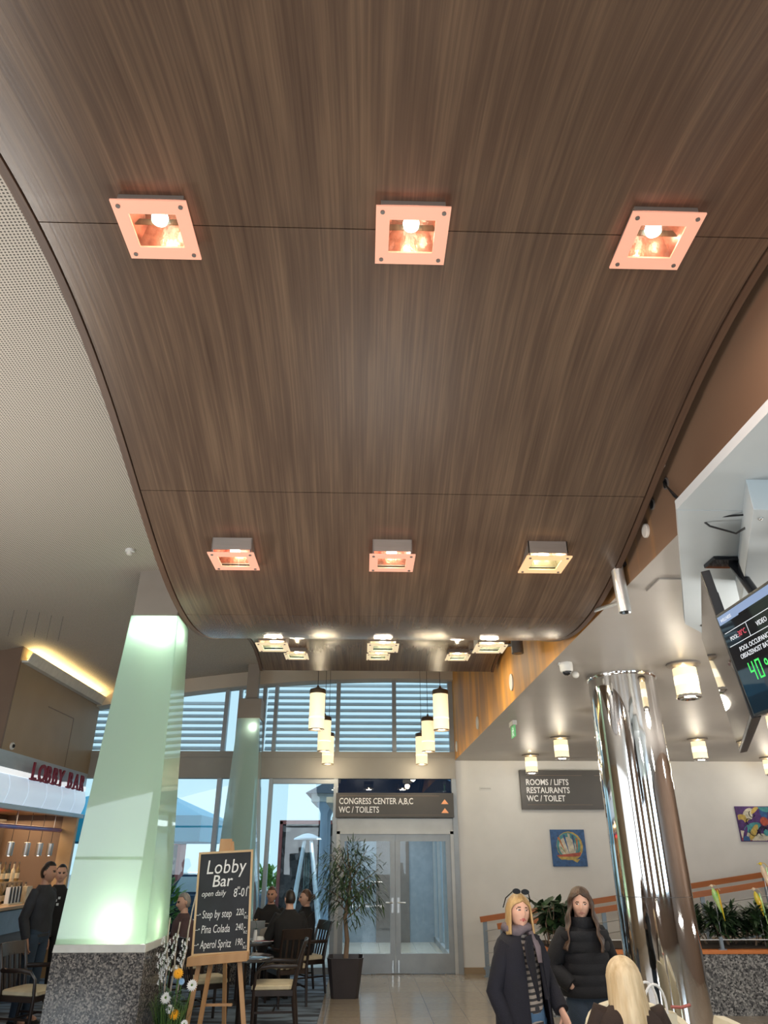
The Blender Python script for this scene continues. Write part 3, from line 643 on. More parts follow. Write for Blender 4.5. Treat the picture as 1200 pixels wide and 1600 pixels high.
MB().lathe([(.060, 0), (.064, -.02), (.060, -.075), (.052, -.085)], n=24).build('housing', 'white_plastic', dc)
MB().ell((0, -.008, -.088), (.042, .042, .036), 20, 10).build('dome', 'black_gloss', dc)
MB().box(-.075, -.055, -.02, .02, -.02, 0).build('bracket', 'white_plastic', dc)
sc = thing('ceiling_sensor', 'small white sensor where the chrome column meets the ceiling', 'sensor', (2.12, 6.95, ZL))
MB().ell((0, 0, -.03), (.035, .035, .035)).build('body', 'white_plastic', sc)
hp = thing('ceiling_hatch', 'flat white access hatch in the low ceiling beside the white arm', 'hatch', (2.06, 4.42, ZL)); m = MB(); m.box(-.11, .14, -.12, .12, -.012, 0); m.build('cover', 'ceiling_paint', hp, bevel=.003)
sm = thing('smoke_detector', 'small round smoke detector on the perforated ceiling', 'smoke detector', (-2.80, 7.72, vault(-2.8) + .0))
MB().lathe([(.055, 0), (.055, -.03), (.048, -.035)], n=20).build('base', 'white_plastic', sm); MB().lathe([(.035, -.034), (.038, -.05), (.03, -.065), (.01, -.07)], n=20).build('head', 'cove_white', sm)
for k, (px, y) in enumerate([(-4.75, 9.2), (-4.6, 9.25), (-4.5, 9.4), (-4.42, 9.6), (-4.3, 9.7)]):
    tag(MB().tube([(px, y, vault(px) + .01), (px, y, vault(px) - .36)], .0035, 5).build('hanging_wire', 'grey_tube'), 'thin wire hanging from the perforated ceiling left of the glass column', 'wire', 'wires hanging above the bar')

# ------------------------------------------------------------------ chrome column
cc = thing('chrome_column', 'thick polished chrome round column on the right', 'column', (2.66, 7.18, 0))
MB().lathe([(.333, 0), (.333, 1.52)], n=420, cap=False).build('lower_sleeve', 'chrome', cc)
MB().lathe([(.3335, 1.524), (.3335, ZL - .03)], n=420, cap=False).build('upper_sleeve', 'chrome', cc)
MB().lathe([(.328, 1.515), (.328, 1.53)], n=48).build('joint', 'grey_tube', cc)
MB().lathe([(.345, ZL - .035), (.348, ZL - .03), (.348, ZL - .002)], n=72).build('collar', 'chrome', cc)

# ------------------------------------------------------------------ screens
def screen(name, lab, P, w, Hd, mats):
    """P near/top corner, w: unit width direction, Hd: vector down the screen"""
    P = Vector(P); w = Vector(w); d = Vector(Hd); n = w.cross(d).normalized()
    t = thing(name, lab, 'screen', P)
    return t, w, d, n
emit('screen_blue', (.30, .48, .85), .55, (.02, .02, .02)); emit('screen_text', (.85, .88, .92), .9, (.02, .02, .02)); emit('screen_green', (.03, .85, .12), 1.0, (.02, .02, .02)); emit('screen_red', (.75, .05, .10), .9, (.02, .02, .02))
def place(o, org, xa, ya):
    """put an XY-plane object on a plane spanned by xa (right) and ya (up)"""
    xa = Vector(xa).normalized(); ya = Vector(ya).normalized(); za = xa.cross(ya)
    M = Matrix((xa, ya, za)).transposed().to_4x4(); M.translation = org; o.matrix_basis = M @ Matrix.Diagonal((*o.scale, 1))
tv = thing('information_screen', 'black information screen tilted to the left showing 40 %', 'screen', (1.714, 3.25, 2.908))
dn = Vector((.081, 0, -.479)); upv = -dn.normalized(); rt = Vector((0, -1, 0)); nv = rt.cross(upv)          # nv faces the lobby (-X)
Wd, Ht = .90, dn.length
def on(u, v, k=0.0): return rt * u + dn.normalized() * v + nv * k
def slab(t_on, u0, u1, v0, v1, k0, k1): return MB().hexa([t_on(u0, v1, k0), t_on(u1, v1, k0), t_on(u1, v1, k1), t_on(u0, v1, k1)], [t_on(u0, v0, k0), t_on(u1, v0, k0), t_on(u1, v0, k1), t_on(u0, v0, k1)])
slab(on, 0, Wd, 0, Ht, -.05, 0).build('casing', 'black_plastic', tv, bevel=.003)
slab(on, .012, Wd - .012, .012, Ht - .012, 0, .001).build('display', 'black_gloss', tv)
slab(on, .015, Wd - .015, .014, .055, .001, .0014).build('header_bar', 'screen_blue', tv)
slab(on, .20, Wd - .015, .05, .062, .001, .0015).build('header_tab', 'black_gloss', tv)
for a in ((.03, Wd - .03, .098, .1005), (.03, Wd - .03, .163, .1655), (.225, .228, .10, .163)): slab(on, a[0], a[1], a[2], a[3], .001, .0016).build('divider', 'screen_text', tv)
def tvt(body, size, mat, u, v, sx=1.0): o = text('screen_text', body, size, mat, tv, (0, 0, 0), (0, 0, 0), extrude=.0004, sx=sx); place(o, on(u, v, .0016), rt, upv)
tvt('WELLNESS', .022, 'screen_text', .035, .045); tvt('POOL:', .026, 'screen_text', .06, .142); tvt('30°C', .034, 'screen_red', .135, .142); tvt('VIDEO', .03, 'screen_text', .30, .142)
tvt('POOL OCCUPANCY:', .030, 'screen_text', .10, .205); tvt('OBSAZENOST BAZÉNU:', .030, 'screen_text', .085, .237)
# seven segment style figures
def seg(u, v, digit, h=.085, w_=.042):
    t = .010; S = {'4': 'fgbc', '0': 'abcdef'}[digit]
    for ch in S:
        a = {'a': (0, w_, 0, t), 'g': (0, w_, h/2 - t/2, h/2 + t/2), 'd': (0, w_, h - t, h), 'f': (0, t, 0, h/2), 'b': (w_ - t, w_, 0, h/2), 'e': (0, t, h/2, h), 'c': (w_ - t, w_, h/2, h)}[ch]
        yield (u + a[0] + .001, u + a[1] - .001, v + a[2] + .001, v + a[3] - .001)
for dg, u in (('4', .115), ('0', .175)):
    m = MB()
    for a in seg(u, .262, dg): b = slab(on, *a, .001, .0018); m.add(b.v, b.f)
    m.build('figure', 'screen_green', tv, smooth=False)
tvt('%', .10, 'screen_green', .245, .345, .9)
tv2 = thing('blank_screen', 'blank glossy black screen seen edge on left of the information screen', 'screen', (1.748, 3.36, 3.186))
dn2 = Vector((.095, 0, -.746)); w2 = Vector((.408, .913, 0)).normalized(); L2 = 1.36; u2 = -dn2.normalized(); n2 = u2.cross(w2)
if n2.x > 0: n2 = -n2
def on2(u, v, k=0.0): return w2 * u + dn2.normalized() * v + n2 * k
H2 = dn2.length
slab(on2, 0, L2, 0, H2, -.045, 0).build('casing', 'black_plastic', tv2, bevel=.004)
pm('screen_mirror', (.30, .29, .28), (.29, .28, .27), 1, rough=.02, metal=1.0)
slab(on2, .012, L2 - .008, .012, H2 - .02, 0, .001).build('display', 'black_gloss', tv2)
slab(on2, .25, L2 - .25, .05, H2 * .5, -.075, -.045).build('rear_box', 'black_plastic', tv2)
m = MB(); m.box(-.18, .22, -.08, .06, -.05, .02); hk = thing('screen_bracket', 'black pole bracket carrying the screens under the white arm', 'bracket', (2.20, 3.86, 3.456))
MB().box(-.13, .13, -.07, .07, -.025, 0).build('ceiling_plate', 'black_gloss', hk, bevel=.004)
m = MB(); m.tube([(0.02, 0, -.02), (-.02, -.25, -.35), (-.10, -.55, -.70)], .030, 14); m.build('pole', 'black_gloss', hk)
m = MB(); m.tube([(-.10, -.55, -.70), (-.28, -.72, -.76)], .02, 10); m.tube([(-.10, -.55, -.70), (-.22, -.20, -.74)], .02, 10); m.build('crossbar', 'black_plastic', hk)
cb = MB()
for k in range(3): cb.tube([(1.93 + .015 * k, 3.2 + .06 * math.sin(t * 1.3 + k), 2.46 - .03 * t + .012 * math.sin(3 * t + k)) for t in range(6)], .006, 6)
tag(cb.build('screen_cable', 'black_plastic'), 'tangle of black cables hanging under the information screen', 'cable')

# ------------------------------------------------------------------ tapered frosted glass columns
def sq(c, h, z): return [(c[0]-h, c[1]-h, z), (c[0]+h, c[1]-h, z), (c[0]+h, c[1]+h, z), (c[0]-h, c[1]+h, z)]
def glass_column(lab, c, hb, ht, z0, z1, zc, capH, base_mat, capw, ztop, gm='green_glass'):
    t = thing('glass_column', lab, 'column', (c[0], c[1], 0)); o = (0, 0)
    m = MB(); m.hexa(sq(o, hb + .012, 0), sq(o, hb + .006, z0 - .07)); m.build('granite_base', base_mat, t, bevel=.006)
    m = MB(); m.hexa(sq(o, hb + .01, z0 - .07), sq(o, hb + .004, z0)); m.build('base_trim', 'trim_grey', t, bevel=.004)
    b, u = sq(o, hb, z0 + .002), sq(o, ht, z1)
    for i in range(4):
        j = (i + 1) % 4; e = .006
        pb, qb, pt, qt = Vector(b[i]), Vector(b[j]), Vector(u[i]), Vector(u[j]); d = (qb - pb).normalized() * e
        inn = Vector((0, 0, 0)) - (pb + qb) / 2; inn.z = 0; inn = inn.normalized() * .012
        m = MB(); m.hexa([pb + d, qb - d, qb - d + inn, pb + d + inn], [pt + d, qt - d, qt - d + inn, pt + d + inn]); m.build('glass_panel', gm, t, smooth=False)
    m = MB(); m.hexa(sq(o, .15, z0), sq(o, .15, z1 + .05)); m.build('core_post', 'core_paint', t)
    m = MB(); m.hexa(sq(o, capw, z1), sq(o, capw * .98, zc)); m.build('head_block', 'cap_taupe', t, bevel=.006)
    if ztop > zc: m = MB(); m.hexa(sq(o, capw * .5, zc), sq(o, capw * .5, ztop)); m.build('neck', 'cap_taupe', t)
    return t
glass_column('large tapered green glass column on a speckled granite base', (-2.61, 8.70), .45, .29, 1.05, 4.52, 5.13, 0, 'granite_dark', .275, 0)
lamp('column_spot', 'POINT', (-2.50, 8.50, 4.34), 15, (.97, 1, .88), radius=.07); lamp('column_spot', 'POINT', (-2.76, 8.52, 4.36), 8, (.97, 1, .90), radius=.07); lamp('column_spot', 'POINT', (-2.38, 8.72, 4.36), 5, (.97, 1, .86), radius=.06)
lamp('column_uplight', 'POINT', (-2.50, 8.44, 1.20), 8, (1, .98, .80), radius=.08); lamp('column_uplight', 'POINT', (-2.28, 8.72, 1.18), 3.5, (.97, 1, .66), radius=.05)
glass_column('slim tapered glass column standing just before the end facade', (-2.14, 13.62), .36, .20, .9, 4.14, 4.50, 0, 'granite_dark', .215, vault(-2.14) + .02, 'pale_glass')
lamp('column_spot', 'POINT', (-2.06, 13.47, 3.98), 6, (1, 1, .84), radius=.06)

# ------------------------------------------------------------------ outdoors beyond the facade
pm('paving', (.50, .50, .48), (.44, .44, .43), 2, rough=.8); pm('tent_blue', (.03, .42, .62), (.025, .38, .58), 2, rough=.6); pm('red_frame', (.42, .13, .11), (.36, .10, .09), 5, rough=.6)
granite('log_stack', 5.5, [(.03, .028, .028), (.09, .08, .078), (.22, .19, .18)], .9)
pm('roof_dark', (.05, .065, .09), (.04, .055, .075), 4, rough=.5); pm('column_blue', (.48, .60, .74), (.44, .56, .70), 3, rough=.5); pm('heater_steel', (.72, .80, .88), (.66, .74, .82), 6, rough=.25, metal=.6)
pm('car_paint', (.05, .09, .16), (.04, .08, .14), 3, rough=.25, coat=.5); pm('rubber', (.02, .02, .02), rough=.8)
struct('ground_outside', MB().box(-30, 30, YF + .1, 90, -.12, -.02), 'paving')
def parasol(c, h, zt, zv, zb, lab):
    t = thing('parasol', lab, 'parasol', (c[0], c[1], -.02)); m = MB(); n = 4
    b = sq((0, 0), h, zv + .02); v = sq((0, 0), h, zb + .02); ap = (0, 0, zt + .02)
    m.add(b + [ap], [(0,1,4),(1,2,4),(2,3,4),(3,0,4)]); m.add([(x*.99, y*.99, z - .015) for x, y, z in b] + [(0, 0, zt)], [(1,0,4),(2,1,4),(3,2,4),(0,3,4)]); m.build('canopy', 'tent_blue', t, smooth=False)
    m = MB(); m.loft([b, v], cap=False); m.build('valance', 'tent_blue', t, smooth=False)
    m = MB(); m.tube([(0, 0, 0), (0, 0, zt)], .04, 12); m.build('pole', 'steel', t)
    for i in range(4): m = MB(); m.tube([(0, 0, zt - .12), tuple(Vector(b[i]) * .97)], .015, 6); m.build('rib', 'steel', t)
    m = MB(); m.box(-.35, .35, -.35, .35, 0, .08); m.build('foot', 'grey_tube', t)
parasol((-5.7, 19.4), 2.05, 3.55, 2.66, 2.12, 'bright blue square parasol outside behind the large glass column')
def log_rack(x0, x1, y, z1, lab):
    t = thing('log_rack', lab, 'log rack', ((x0 + x1) / 2, y, -.02)); w = (x1 - x0) / 2
    MB().box(-w + .05, w - .05, -.3, .3, .05, z1 - .06).build('stack', 'log_stack', t)
    for a, b in ((-w, -w + .1), (w - .1, w)): MB().box(a, b, -.34, .34, 0, z1).build('post', 'red_frame', t)
    MB().box(-w, w, -.34, .34, z1 - .08, z1 + .03).build('top_beam', 'red_frame', t)
log_rack(-2.56, -.3, 24, 2.80, 'dark stacked log wall in a red frame outside behind the patio heater')
log_rack(-7.4, -5.5, 24, 2.22, 'dark stacked log wall in a red frame outside left of the chalkboard')
pv = thing('garden_pavilion', 'dark roofed pavilion with pale blue columns outside by the doors', 'pavilion', (.6, 20.6, -.02))
for x, y in ((-1.62, -.6), (1.6, -.6), (-1.62, 1.6), (1.6, 1.6)):
    m = MB(); m.lathe([(.13, 0), (.13, .1), (.10, .13), (.09, 2.85), (.13, 2.95), (.19, 3.05), (.20, 3.12)], (x, y, 0), 16); m.build('column', 'column_blue', pv)
m = MB(); m.box(-1.95, 2.2, -.85, 1.9, 3.12, 3.32); m.build('cornice', 'trim_grey', pv)
m = MB(); m.add([(-2.1, -1, 3.32), (2.3, -1, 3.32), (2.3, 2, 3.32), (-2.1, 2, 3.32), (-.5, .5, 4.3), (.7, .5, 4.3)], [(0,1,5,4), (1,2,5), (2,3,4,5), (3,0,4), (3,2,1,0)]); m.build('roof', 'roof_dark', pv, smooth=False)
hb = thing('patio_heater', 'white domed patio heater outside behind the seated guests', 'patio heater', (-1.2, 17, -.02))
m = MB(); m.lathe([(.02, 2.30), (.12, 2.28), (.30, 2.20), (.31, 2.17), (.10, 2.19)], n=28); m.build('dome', 'heater_steel', hb)
MB().box(-.32, .32, -.32, .32, 0, .55).build('base', 'heater_steel', hb, bevel=.02)
for x, y in ((-1, -1), (1, -1), (1, 1), (-1, 1)): m = MB(); m.bar((x * .30, y * .30, .55), (x * .07, y * .07, 2.15), .05, .05); m.build('leg', 'heater_steel', hb)
m = MB(); m.lathe([(.06, .55), (.06, 2.1), (.05, 2.18)], n=16); m.build('glass_tube', 'clear_edge', hb)
def bush(name, lab, c, r, n, mat, cat='shrub', group=None, L=.16, w=.05, seed=1):
    t = thing(name, lab, cat, c, 0, group); rnd = random.Random(seed)
    m = MB()
    for i in range(n):
        a, b = rnd.uniform(0, 2 * PI), rnd.uniform(-.15, 1); q = rnd.uniform(.55, 1)
        d = Vector((math.cos(a) * math.sqrt(max(0, 1 - b * b)), math.sin(a) * math.sqrt(max(0, 1 - b * b)), b))
        p = Vector((d.x * r[0] * q, d.y * r[1] * q, r[2] * (.25 + .75 * max(0, d.z) * q)))
        m.leaf(p, d + Vector((rnd.uniform(-.5, .5), rnd.uniform(-.5, .5), rnd.uniform(-.2, .6))), L * rnd.uniform(.7, 1.2), w, .3)
    m.build('foliage', mat, t)
    m = MB()
    for i in range(5): a = i * 1.26; m.tube([(.02 * math.cos(a), .02 * math.sin(a), 0), (r[0] * .5 * math.cos(a), r[1] * .5 * math.sin(a), r[2] * .7)], [.012, .006], 5)
    m.build('stem', 'bark', t); return t
bush('garden_shrub', 'bright green shrub outside behind the seated man facing us', (-3.0, 25.5, -.02), (1.0, .7, 1.5), 420, 'leaf_bright', seed=2, L=.3, w=.12)
bush('garden_shrub', 'bright green shrub outside between glass column and chalkboard', (-5.3, 20.9, -.02), (.75, .6, 1.35), 380, 'leaf_bright', seed=3, L=.3, w=.12)
bush('garden_shrub', 'green shrub outside seen through the left glass door', (.1, 26, -.02), (1.2, .8, 1.9), 420, 'leaf_bright', seed=4, L=.35, w=.14)
car = thing('parked_car', 'dark blue car parked outside behind the seated guests', 'car', (-4.2, 22.8, -.02))
m = MB(); m.loft([[(x, y, z) for y, z in ((-.8, .3), (-.8, .75), (-.74, .9), (.74, .9), (.8, .75), (.8, .3))] for x in (-1.6, -1.5, 1.5, 1.6)]); m.build('body', 'car_paint', car, bevel=.04)
m = MB(); m.loft([[(-1.2, -.72, .9), (1.2, -.72, .9), (1.2, .72, .9), (-1.2, .72, .9)], [(-.8, -.6, 1.38), (.85, -.6, 1.38), (.85, .6, 1.38), (-.8, .6, 1.38)]]); m.build('cabin', 'car_paint', car)
for x0, x1 in ((-.95, -.1), (.0, .95)): m = MB(); m.hexa([(x0 - .08, -.722, .95), (x1 + .06, -.722, .95), (x1 + .06, -.70, .95), (x0 - .08, -.70, .95)], [(x0 + .1, -.63, 1.32), (x1 - .06, -.63, 1.32), (x1 - .06, -.6, 1.32), (x0 + .1, -.6, 1.32)]); m.build('window', 'louver_white', car)
for x in (-1, 1):
    for y in (-.78, .78): m = MB(); m.tube([(x, y - .08, .3), (x, y + .08, .3)], .3, 20); m.build('wheel', 'rubber', car)

# ------------------------------------------------------------------ the bar
XBAR = -5.25
m = MB(); m.box(-8.9, XBAR, 10.75, YF - .1, 3.235, 5.0); struct('wall_bar_bulkhead', m, 'tan_panel')
m = MB(); m.box(-8.9, XBAR, 10.70, 10.75, 3.235, 5.0); struct('trim_bulkhead', m, 'brown_panel')
m = MB(); m.box(XBAR, XBAR + .004, 12.0, 13.14, 4.06, 4.075); m.box(XBAR, XBAR + .004, 13.125, 13.14, 3.24, 4.075); struct('trim_hatch', m, 'brown_panel')
cv = thing('cove_light', 'long white light cove glowing yellow under the ceiling above the bar', 'cove light', (XBAR, 12.6, 4.50))
m = MB(); m.prism([(0, -1.85, .0), (.10, -1.85, .0), (.16, -1.85, .15), (.14, -1.85, .15), (.09, -1.85, .03), (0, -1.85, .03)], (0, 3.6, 0)); m.build('trough', 'cove_white', cv)
emit('cove_tube', (1, .76, .30), 4.0)
m = MB(); m.tube([(.05, -1.75, .06), (.05, 1.7, .06)], .018, 8); m.build('light_tube', 'cove_tube', cv)
lamp('cove_strip', 'AREA', (XBAR + .06, 12.55, 4.60), 26, (1, .74, .30), .08, 3.3, (R(180), 0, 0))
bc = thing('security_camera', 'small round white camera low on the bulkhead over the bar', 'security camera', (XBAR, 11.02, 3.31))
m = MB(); m.lathe([(.05, 0), (.055, .02), (.05, .03)], n=16); b = m.build('ring', 'white_plastic', bc, rot=(0, R(90), 0)); MB().ell((.035, 0, 0), (.022, .028, .028)).build('lens', 'black_gloss', bc)
# canopy with lit panels and the lettering
bk = thing('bar_canopy', 'metal bar canopy with glowing white panels under the bulkhead', 'canopy', (XBAR, 12.5, 2.46))
pm('canopy_metal', (.50, .58, .66), (.42, .50, .58), 3, (1, .5, 4), rough=.3, metal=.2)
emit('panel_light', (.62, .80, 1.0), .42, (.8, .85, .9)); emit('panel_bright', (.92, .97, 1.0), .60, (.9, .92, .95))
m = MB(); m.box(-.06, -.0, -2.2, 1.80, .54, .775); m.build('fascia', 'canopy_metal', bk)
MB().box(-.05, .01, -2.2, 1.80, .47, .545).build('light_strip', 'panel_bright', bk)
ys = [-2.2, -1.35, -.70, .0, .65, 1.25, 1.80]
for a, b in zip(ys, ys[1:]):
    m = MB(); m.loft([[(.05 * math.sin(t * PI), a + .012, .07 + .40 * t), (.05 * math.sin(t * PI), b - .012, .07 + .40 * t), (.05 * math.sin(t * PI) - .02, b - .012, .07 + .40 * t), (.05 * math.sin(t * PI) - .02, a + .012, .07 + .40 * t)] for t in [i / 8 for i in range(9)]]); m.build('lit_panel', 'panel_light', bk)
m = MB(); m.box(-.08, .06, -2.2, 1.80, 0, .07); m.build('lower_beam', 'canopy_metal', bk, bevel=.006)
ls = thing('bar_sign', 'dark red raised letters LOBBY BAR on the bar canopy', 'sign', (XBAR + .14, 11.58, 2.895))
for i, (ch, y) in enumerate(zip('LOBBYBAR', [0, .235, .525, .79, 1.04, 1.46, 1.73, 2.02])):
    o = text('letter', ch, .36, 'sign_maroon', ls, (0, y, 0), (R(90), 0, R(90)), extrude=.012, sx=1.0, offset=.008)
    m = MB(); m.box(-.03, .03, y - .0, y + .10, -.0, .022); m.build('serif', 'sign_maroon', ls)
for y in (.3, 1.5): m = MB(); m.tube([(-.14, y, .1), (-.03, y, .1)], .01, 6); m.build('standoff', 'steel', ls)
# interior
struct('wall_bar_back', MB().box(-7.9, -7.8, 8.5, YF, 0, 3.24), 'tan_panel')
pm('bar_tan', (.50, .34, .19), (.45, .30, .165), 3, rough=.45); pm('bar_dark', (.09, .065, .05), rough=.4)
struct('wall_bar_end', MB().box(-7.8, -5.35, YF - .35, YF - .25, 0, 3.24), 'brown_panel')
struct('ceiling_bar', MB().box(-7.9, XBAR - .08, 8.5, YF - .1, 2.50, 2.56), 'bar_tan')
struct('trim_bar_jamb', MB().box(-5.45, -5.2, 14.02, 14.12, 0, 2.5), 'bar_tan')
tag(MB().box(-7.0, -6.4, 13.3, 13.9, 0, 2.5).build('pillar', 'bar_dark', bevel=.01), 'dark square pillar inside the bar behind the silver lamps', 'pillar')
o = MB().lathe([(.13, 0), (.13, -.02), (.10, -.022)], (-6.2, 11.9, 2.5), 20).build('ceiling_spot', 'bulb_white'); tag(o, 'round recessed light glowing in the bar ceiling', 'ceiling light')
ct = thing('bar_counter', 'bar counter with a light wooden top behind the standing man', 'counter', (-5.6, 11.6, 0))
MB().box(-.34, .40, -2.4, 2.3, 1.12, 1.165).build('worktop', 'bar_tan', ct, bevel=.006); MB().box(-.30, .30, -2.35, 2.25, 0, 1.12).build('front_panel', 'bar_dark', ct); MB().box(.28, .33, -2.35, 2.25, .80, 1.10).build('steel_band', 'steel_blue', ct)
pm('rail_violet', (.22, .20, .50), (.35, .22, .45), 3, rough=.2, metal=.4); emit('rail_red', (.85, .03, .05), 1.0, (.5, .03, .04))
hr = thing('hanging_rail', 'long violet metal rail hanging in front of the bar', 'rail', (-5.46, 12.2, 2.25)); MB().tube([(0, -1.8, 0), (0, 1.8, 0)], .035, 12).build('tube', 'rail_violet', hr)
for y in (-1.5, 0, 1.5): MB().tube([(0, y, .02), (0, y, .26)], .006, 6).build('rod', 'steel', hr)
ns = thing('neon_shelf', 'red glowing shelf hanging inside the bar', 'shelf', (-6.0, 11.6, 2.18)); MB().box(-.1, .1, -1, 1, 0, .06).build('shelf_board', 'rail_red', ns)
for y in (-.8, .8): MB().tube([(0, y, .05), (0, y, .33)], .006, 6).build('rod', 'steel', ns)
def bar_pendant(loc, lab, first=[None]):
    if first[0] is None:
        t = thing('bar_lamp', lab, 'pendant lamp', loc, 0, 'silver lamps hanging over the bar counter')
        m = MB(); m.lathe([(.05, 0), (.052, .01), (.052, .19), (.02, .20)], n=16, cap=False); m.build('shade', 'steel', t); m = MB(); m.tube([(0, 0, .2), (0, 0, .68)], .005, 6); m.build('cord', 'black_plastic', t)
        MB().ell((0, 0, .02), (.03, .03, .025)).build('bulb', 'bulb_white', t); first[0] = t
    else: dup(first[0], loc, label=lab)
for y, nm in ((12.16, 'leftmost'), (12.75, 'second from the left'), (13.25, 'third from the left'), (13.7, 'rightmost')): bar_pendant((-5.46, y, 1.84), 'small silver cylinder lamp over the bar counter, %s of the four' % nm)
pm('bottle_glass', (.30, .20, .08), (.12, .10, .05), 12, rough=.1, coat=.4); pm('bottle_pale', (.75, .66, .48), (.6, .5, .34), 14, rough=.2, coat=.4); pm('bottle_dark', (.04, .05, .045), rough=.12); pm('label_cream', (.75, .68, .52), (.68, .60, .44), 20, rough=.7)
bot = None
for k in range(14):
    loc = (-5.75 + .14 * (k % 2), 12.25 + .085 * k, 1.165 + (.30 if k % 2 == 0 else .0)); mt = ('bottle_glass', 'bottle_pale', 'bottle_dark')[k % 3]
    if k < 3:
        t = thing('bottle', 'x', 'bottle', loc, 0, 'bottles on the bar counter'); m = MB(); m.lathe([(.034, 0), (.036, .01), (.036, .15), (.014, .20), (.013, .26), (.015, .265)], n=14); m.build('body', mt, t)
        m = MB(); m.lathe([(.0365, .04), (.0365, .12)], n=14, cap=False); m.build('label', 'label_cream', t); m = MB(); m.lathe([(.016, .255), (.016, .285)], n=10); m.build('cap', 'cap_bronze', t)
        bot = (bot or []) + [t]; bt = t
    else: bt = dup(bot[k % 3], loc)
    bt['label'] = '%s bottle on the bar counter, %s from the left in the %s row' % (('brown', 'pale', 'dark')[k % 3], ('first', 'second', 'third', 'fourth', 'fifth', 'sixth', 'seventh')[k // 2], ('raised' if k % 2 == 0 else 'lower front'))
tag(MB().box(-5.80, -5.70, 12.18, 13.42, 1.165, 1.463).build('bottle_riser', 'bar_tan', bevel=.004), 'tan wooden riser carrying the back row of bottles on the bar counter', 'riser')
mr = thing('menu_holder', 'holder of striped menus on the bar counter', 'menu holder', (-5.42, 12.55, 1.165)); m = MB(); m.box(-.05, .05, -.24, .24, 0, .02); m.build('base', 'label_cream', mr)
for i in range(8): m = MB(); m.hexa([(-.03, -.23 + .058 * i, .02), (.03, -.23 + .058 * i, .02), (.03, -.20 + .058 * i, .02), (-.03, -.20 + .058 * i, .02)], [(-.05, -.20 + .058 * i, .24), (.01, -.20 + .058 * i, .24), (.01, -.175 + .058 * i, .24), (-.05, -.175 + .058 * i, .24)]); m.build('menu', 'slate' if i % 2 else 'louver_white', mr)
tag(MB().box(-5.48, -5.36, 12.85, 13.05, 1.165, 1.40).build('gift_box', 'bottle_pale', bevel=.004), 'small pale brown box beside the striped menus on the bar counter', 'box')
# black pavement board at the left edge
ab = thing('pavement_sign', 'black standing chalk sign cut off by the left edge', 'sign', (-4.55, 9.4, 0))
m = MB(); m.hexa([(-.35, -.16, .05), (.35, -.16, .05), (.35, -.13, .05), (-.35, -.13, .05)], [(-.33, -.02, 1.30), (.33, -.02, 1.30), (.33, .01, 1.30), (-.33, .01, 1.30)]); m.build('front_board', 'slate', ab)
m = MB(); m.hexa([(-.35, .13, .05), (.35, .13, .05), (.35, .16, .05), (-.35, .16, .05)], [(-.33, -.0, 1.30), (.33, -.0, 1.30), (.33, .03, 1.30), (-.33, .03, 1.30)]); m.build('rear_board', 'slate', ab)
for x in (-.34, .34):
    for y in (-.15, .15): m = MB(); m.box(x - .02, x + .02, y - .02, y + .02, 0, .08); m.build('foot', 'dark_wood', ab)
text('chalk_letter', 'o', .16, 'chalk', ab, (.20, -.055, 1.12), (R(84), 0, 0)); MB().ell((.25, -.09, .92), (.03, .01, .03)).build('chalk_dot', 'chalk', ab)

# ------------------------------------------------------------------ easel with the chalkboard
ea = thing('easel', 'light wooden easel carrying the chalkboard', 'easel', (-1.5, 8.85, 0))
def leg(p, q, w=.045, h=.03): m = MB(); m.bar(p, q, w, h); m.build('leg', 'easel_pine', ea)
leg((-.30, -.10, 0), (-.10, .06, 1.99)); leg((.36, -.10, 0), (.0, .06, 1.99)); leg((-.16, -.16, 0), (-.10, .02, .86), .04); leg((.02, .55, 0), (-.05, .10, 1.85), .04)
m = MB(); m.box(-.13, .0, .035, .085, 1.80, 2.02); m.build('head_clamp', 'easel_pine', ea, bevel=.004)
m = MB(); m.hexa([(-.33, -.14, .80), (.30, -.14, .85), (.30, .03, .85), (-.33, .03, .80)], [(-.33, -.14, .885), (.30, -.14, .935), (.30, .03, .935), (-.33, .03, .885)]); m.build('tray', 'easel_pine', ea, bevel=.004)
m = MB(); m.bar((-.14, .0, .45), (.16, .0, .45), .04, .02); m.build('crossbar', 'easel_pine', ea)
bd = thing('chalkboard', 'black lobby bar chalkboard with white handwriting on the easel', 'chalkboard', (-1.5, 8.80, .90))
ya = Vector((-.05, .085, 1)).normalized(); xa = Vector((1, 0, .05)); xa = (xa - ya * xa.dot(ya)).normalized(); na = xa.cross(ya)
def bo(u, v, k=0.0): return xa * u + ya * v + na * k
W2, H3 = .305, 1.0
def bslab(u0, u1, v0, v1, k0, k1, nm, mat): MB().hexa([bo(u0, v0, k0), bo(u1, v0, k0), bo(u1, v0, k1), bo(u0, v0, k1)], [bo(u0, v1, k0), bo(u1, v1, k0), bo(u1, v1, k1), bo(u0, v1, k1)]).build(nm, mat, bd)
bslab(-W2 + .01, W2 - .01, .01, H3 - .01, -.012, 0, 'slate_panel', 'slate')
for a in ((-W2, -W2 + .022, 0, H3), (W2 - .022, W2, 0, H3), (-W2 + .022, W2 - .022, 0, .022), (-W2 + .022, W2 - .022, H3 - .022, H3)): bslab(*a, -.014, .008, 'frame_rail', 'board_frame')
def ch(body, size, u, v, shear=.18, sx=.9, off=.0, sp=1.0): o = text('handwriting', body, size, 'chalk', bd, (0, 0, 0), (0, 0, 0), extrude=.0006, shear=shear, sx=sx, offset=off, space=sp); place(o, bo(u, v, .002), xa, ya)
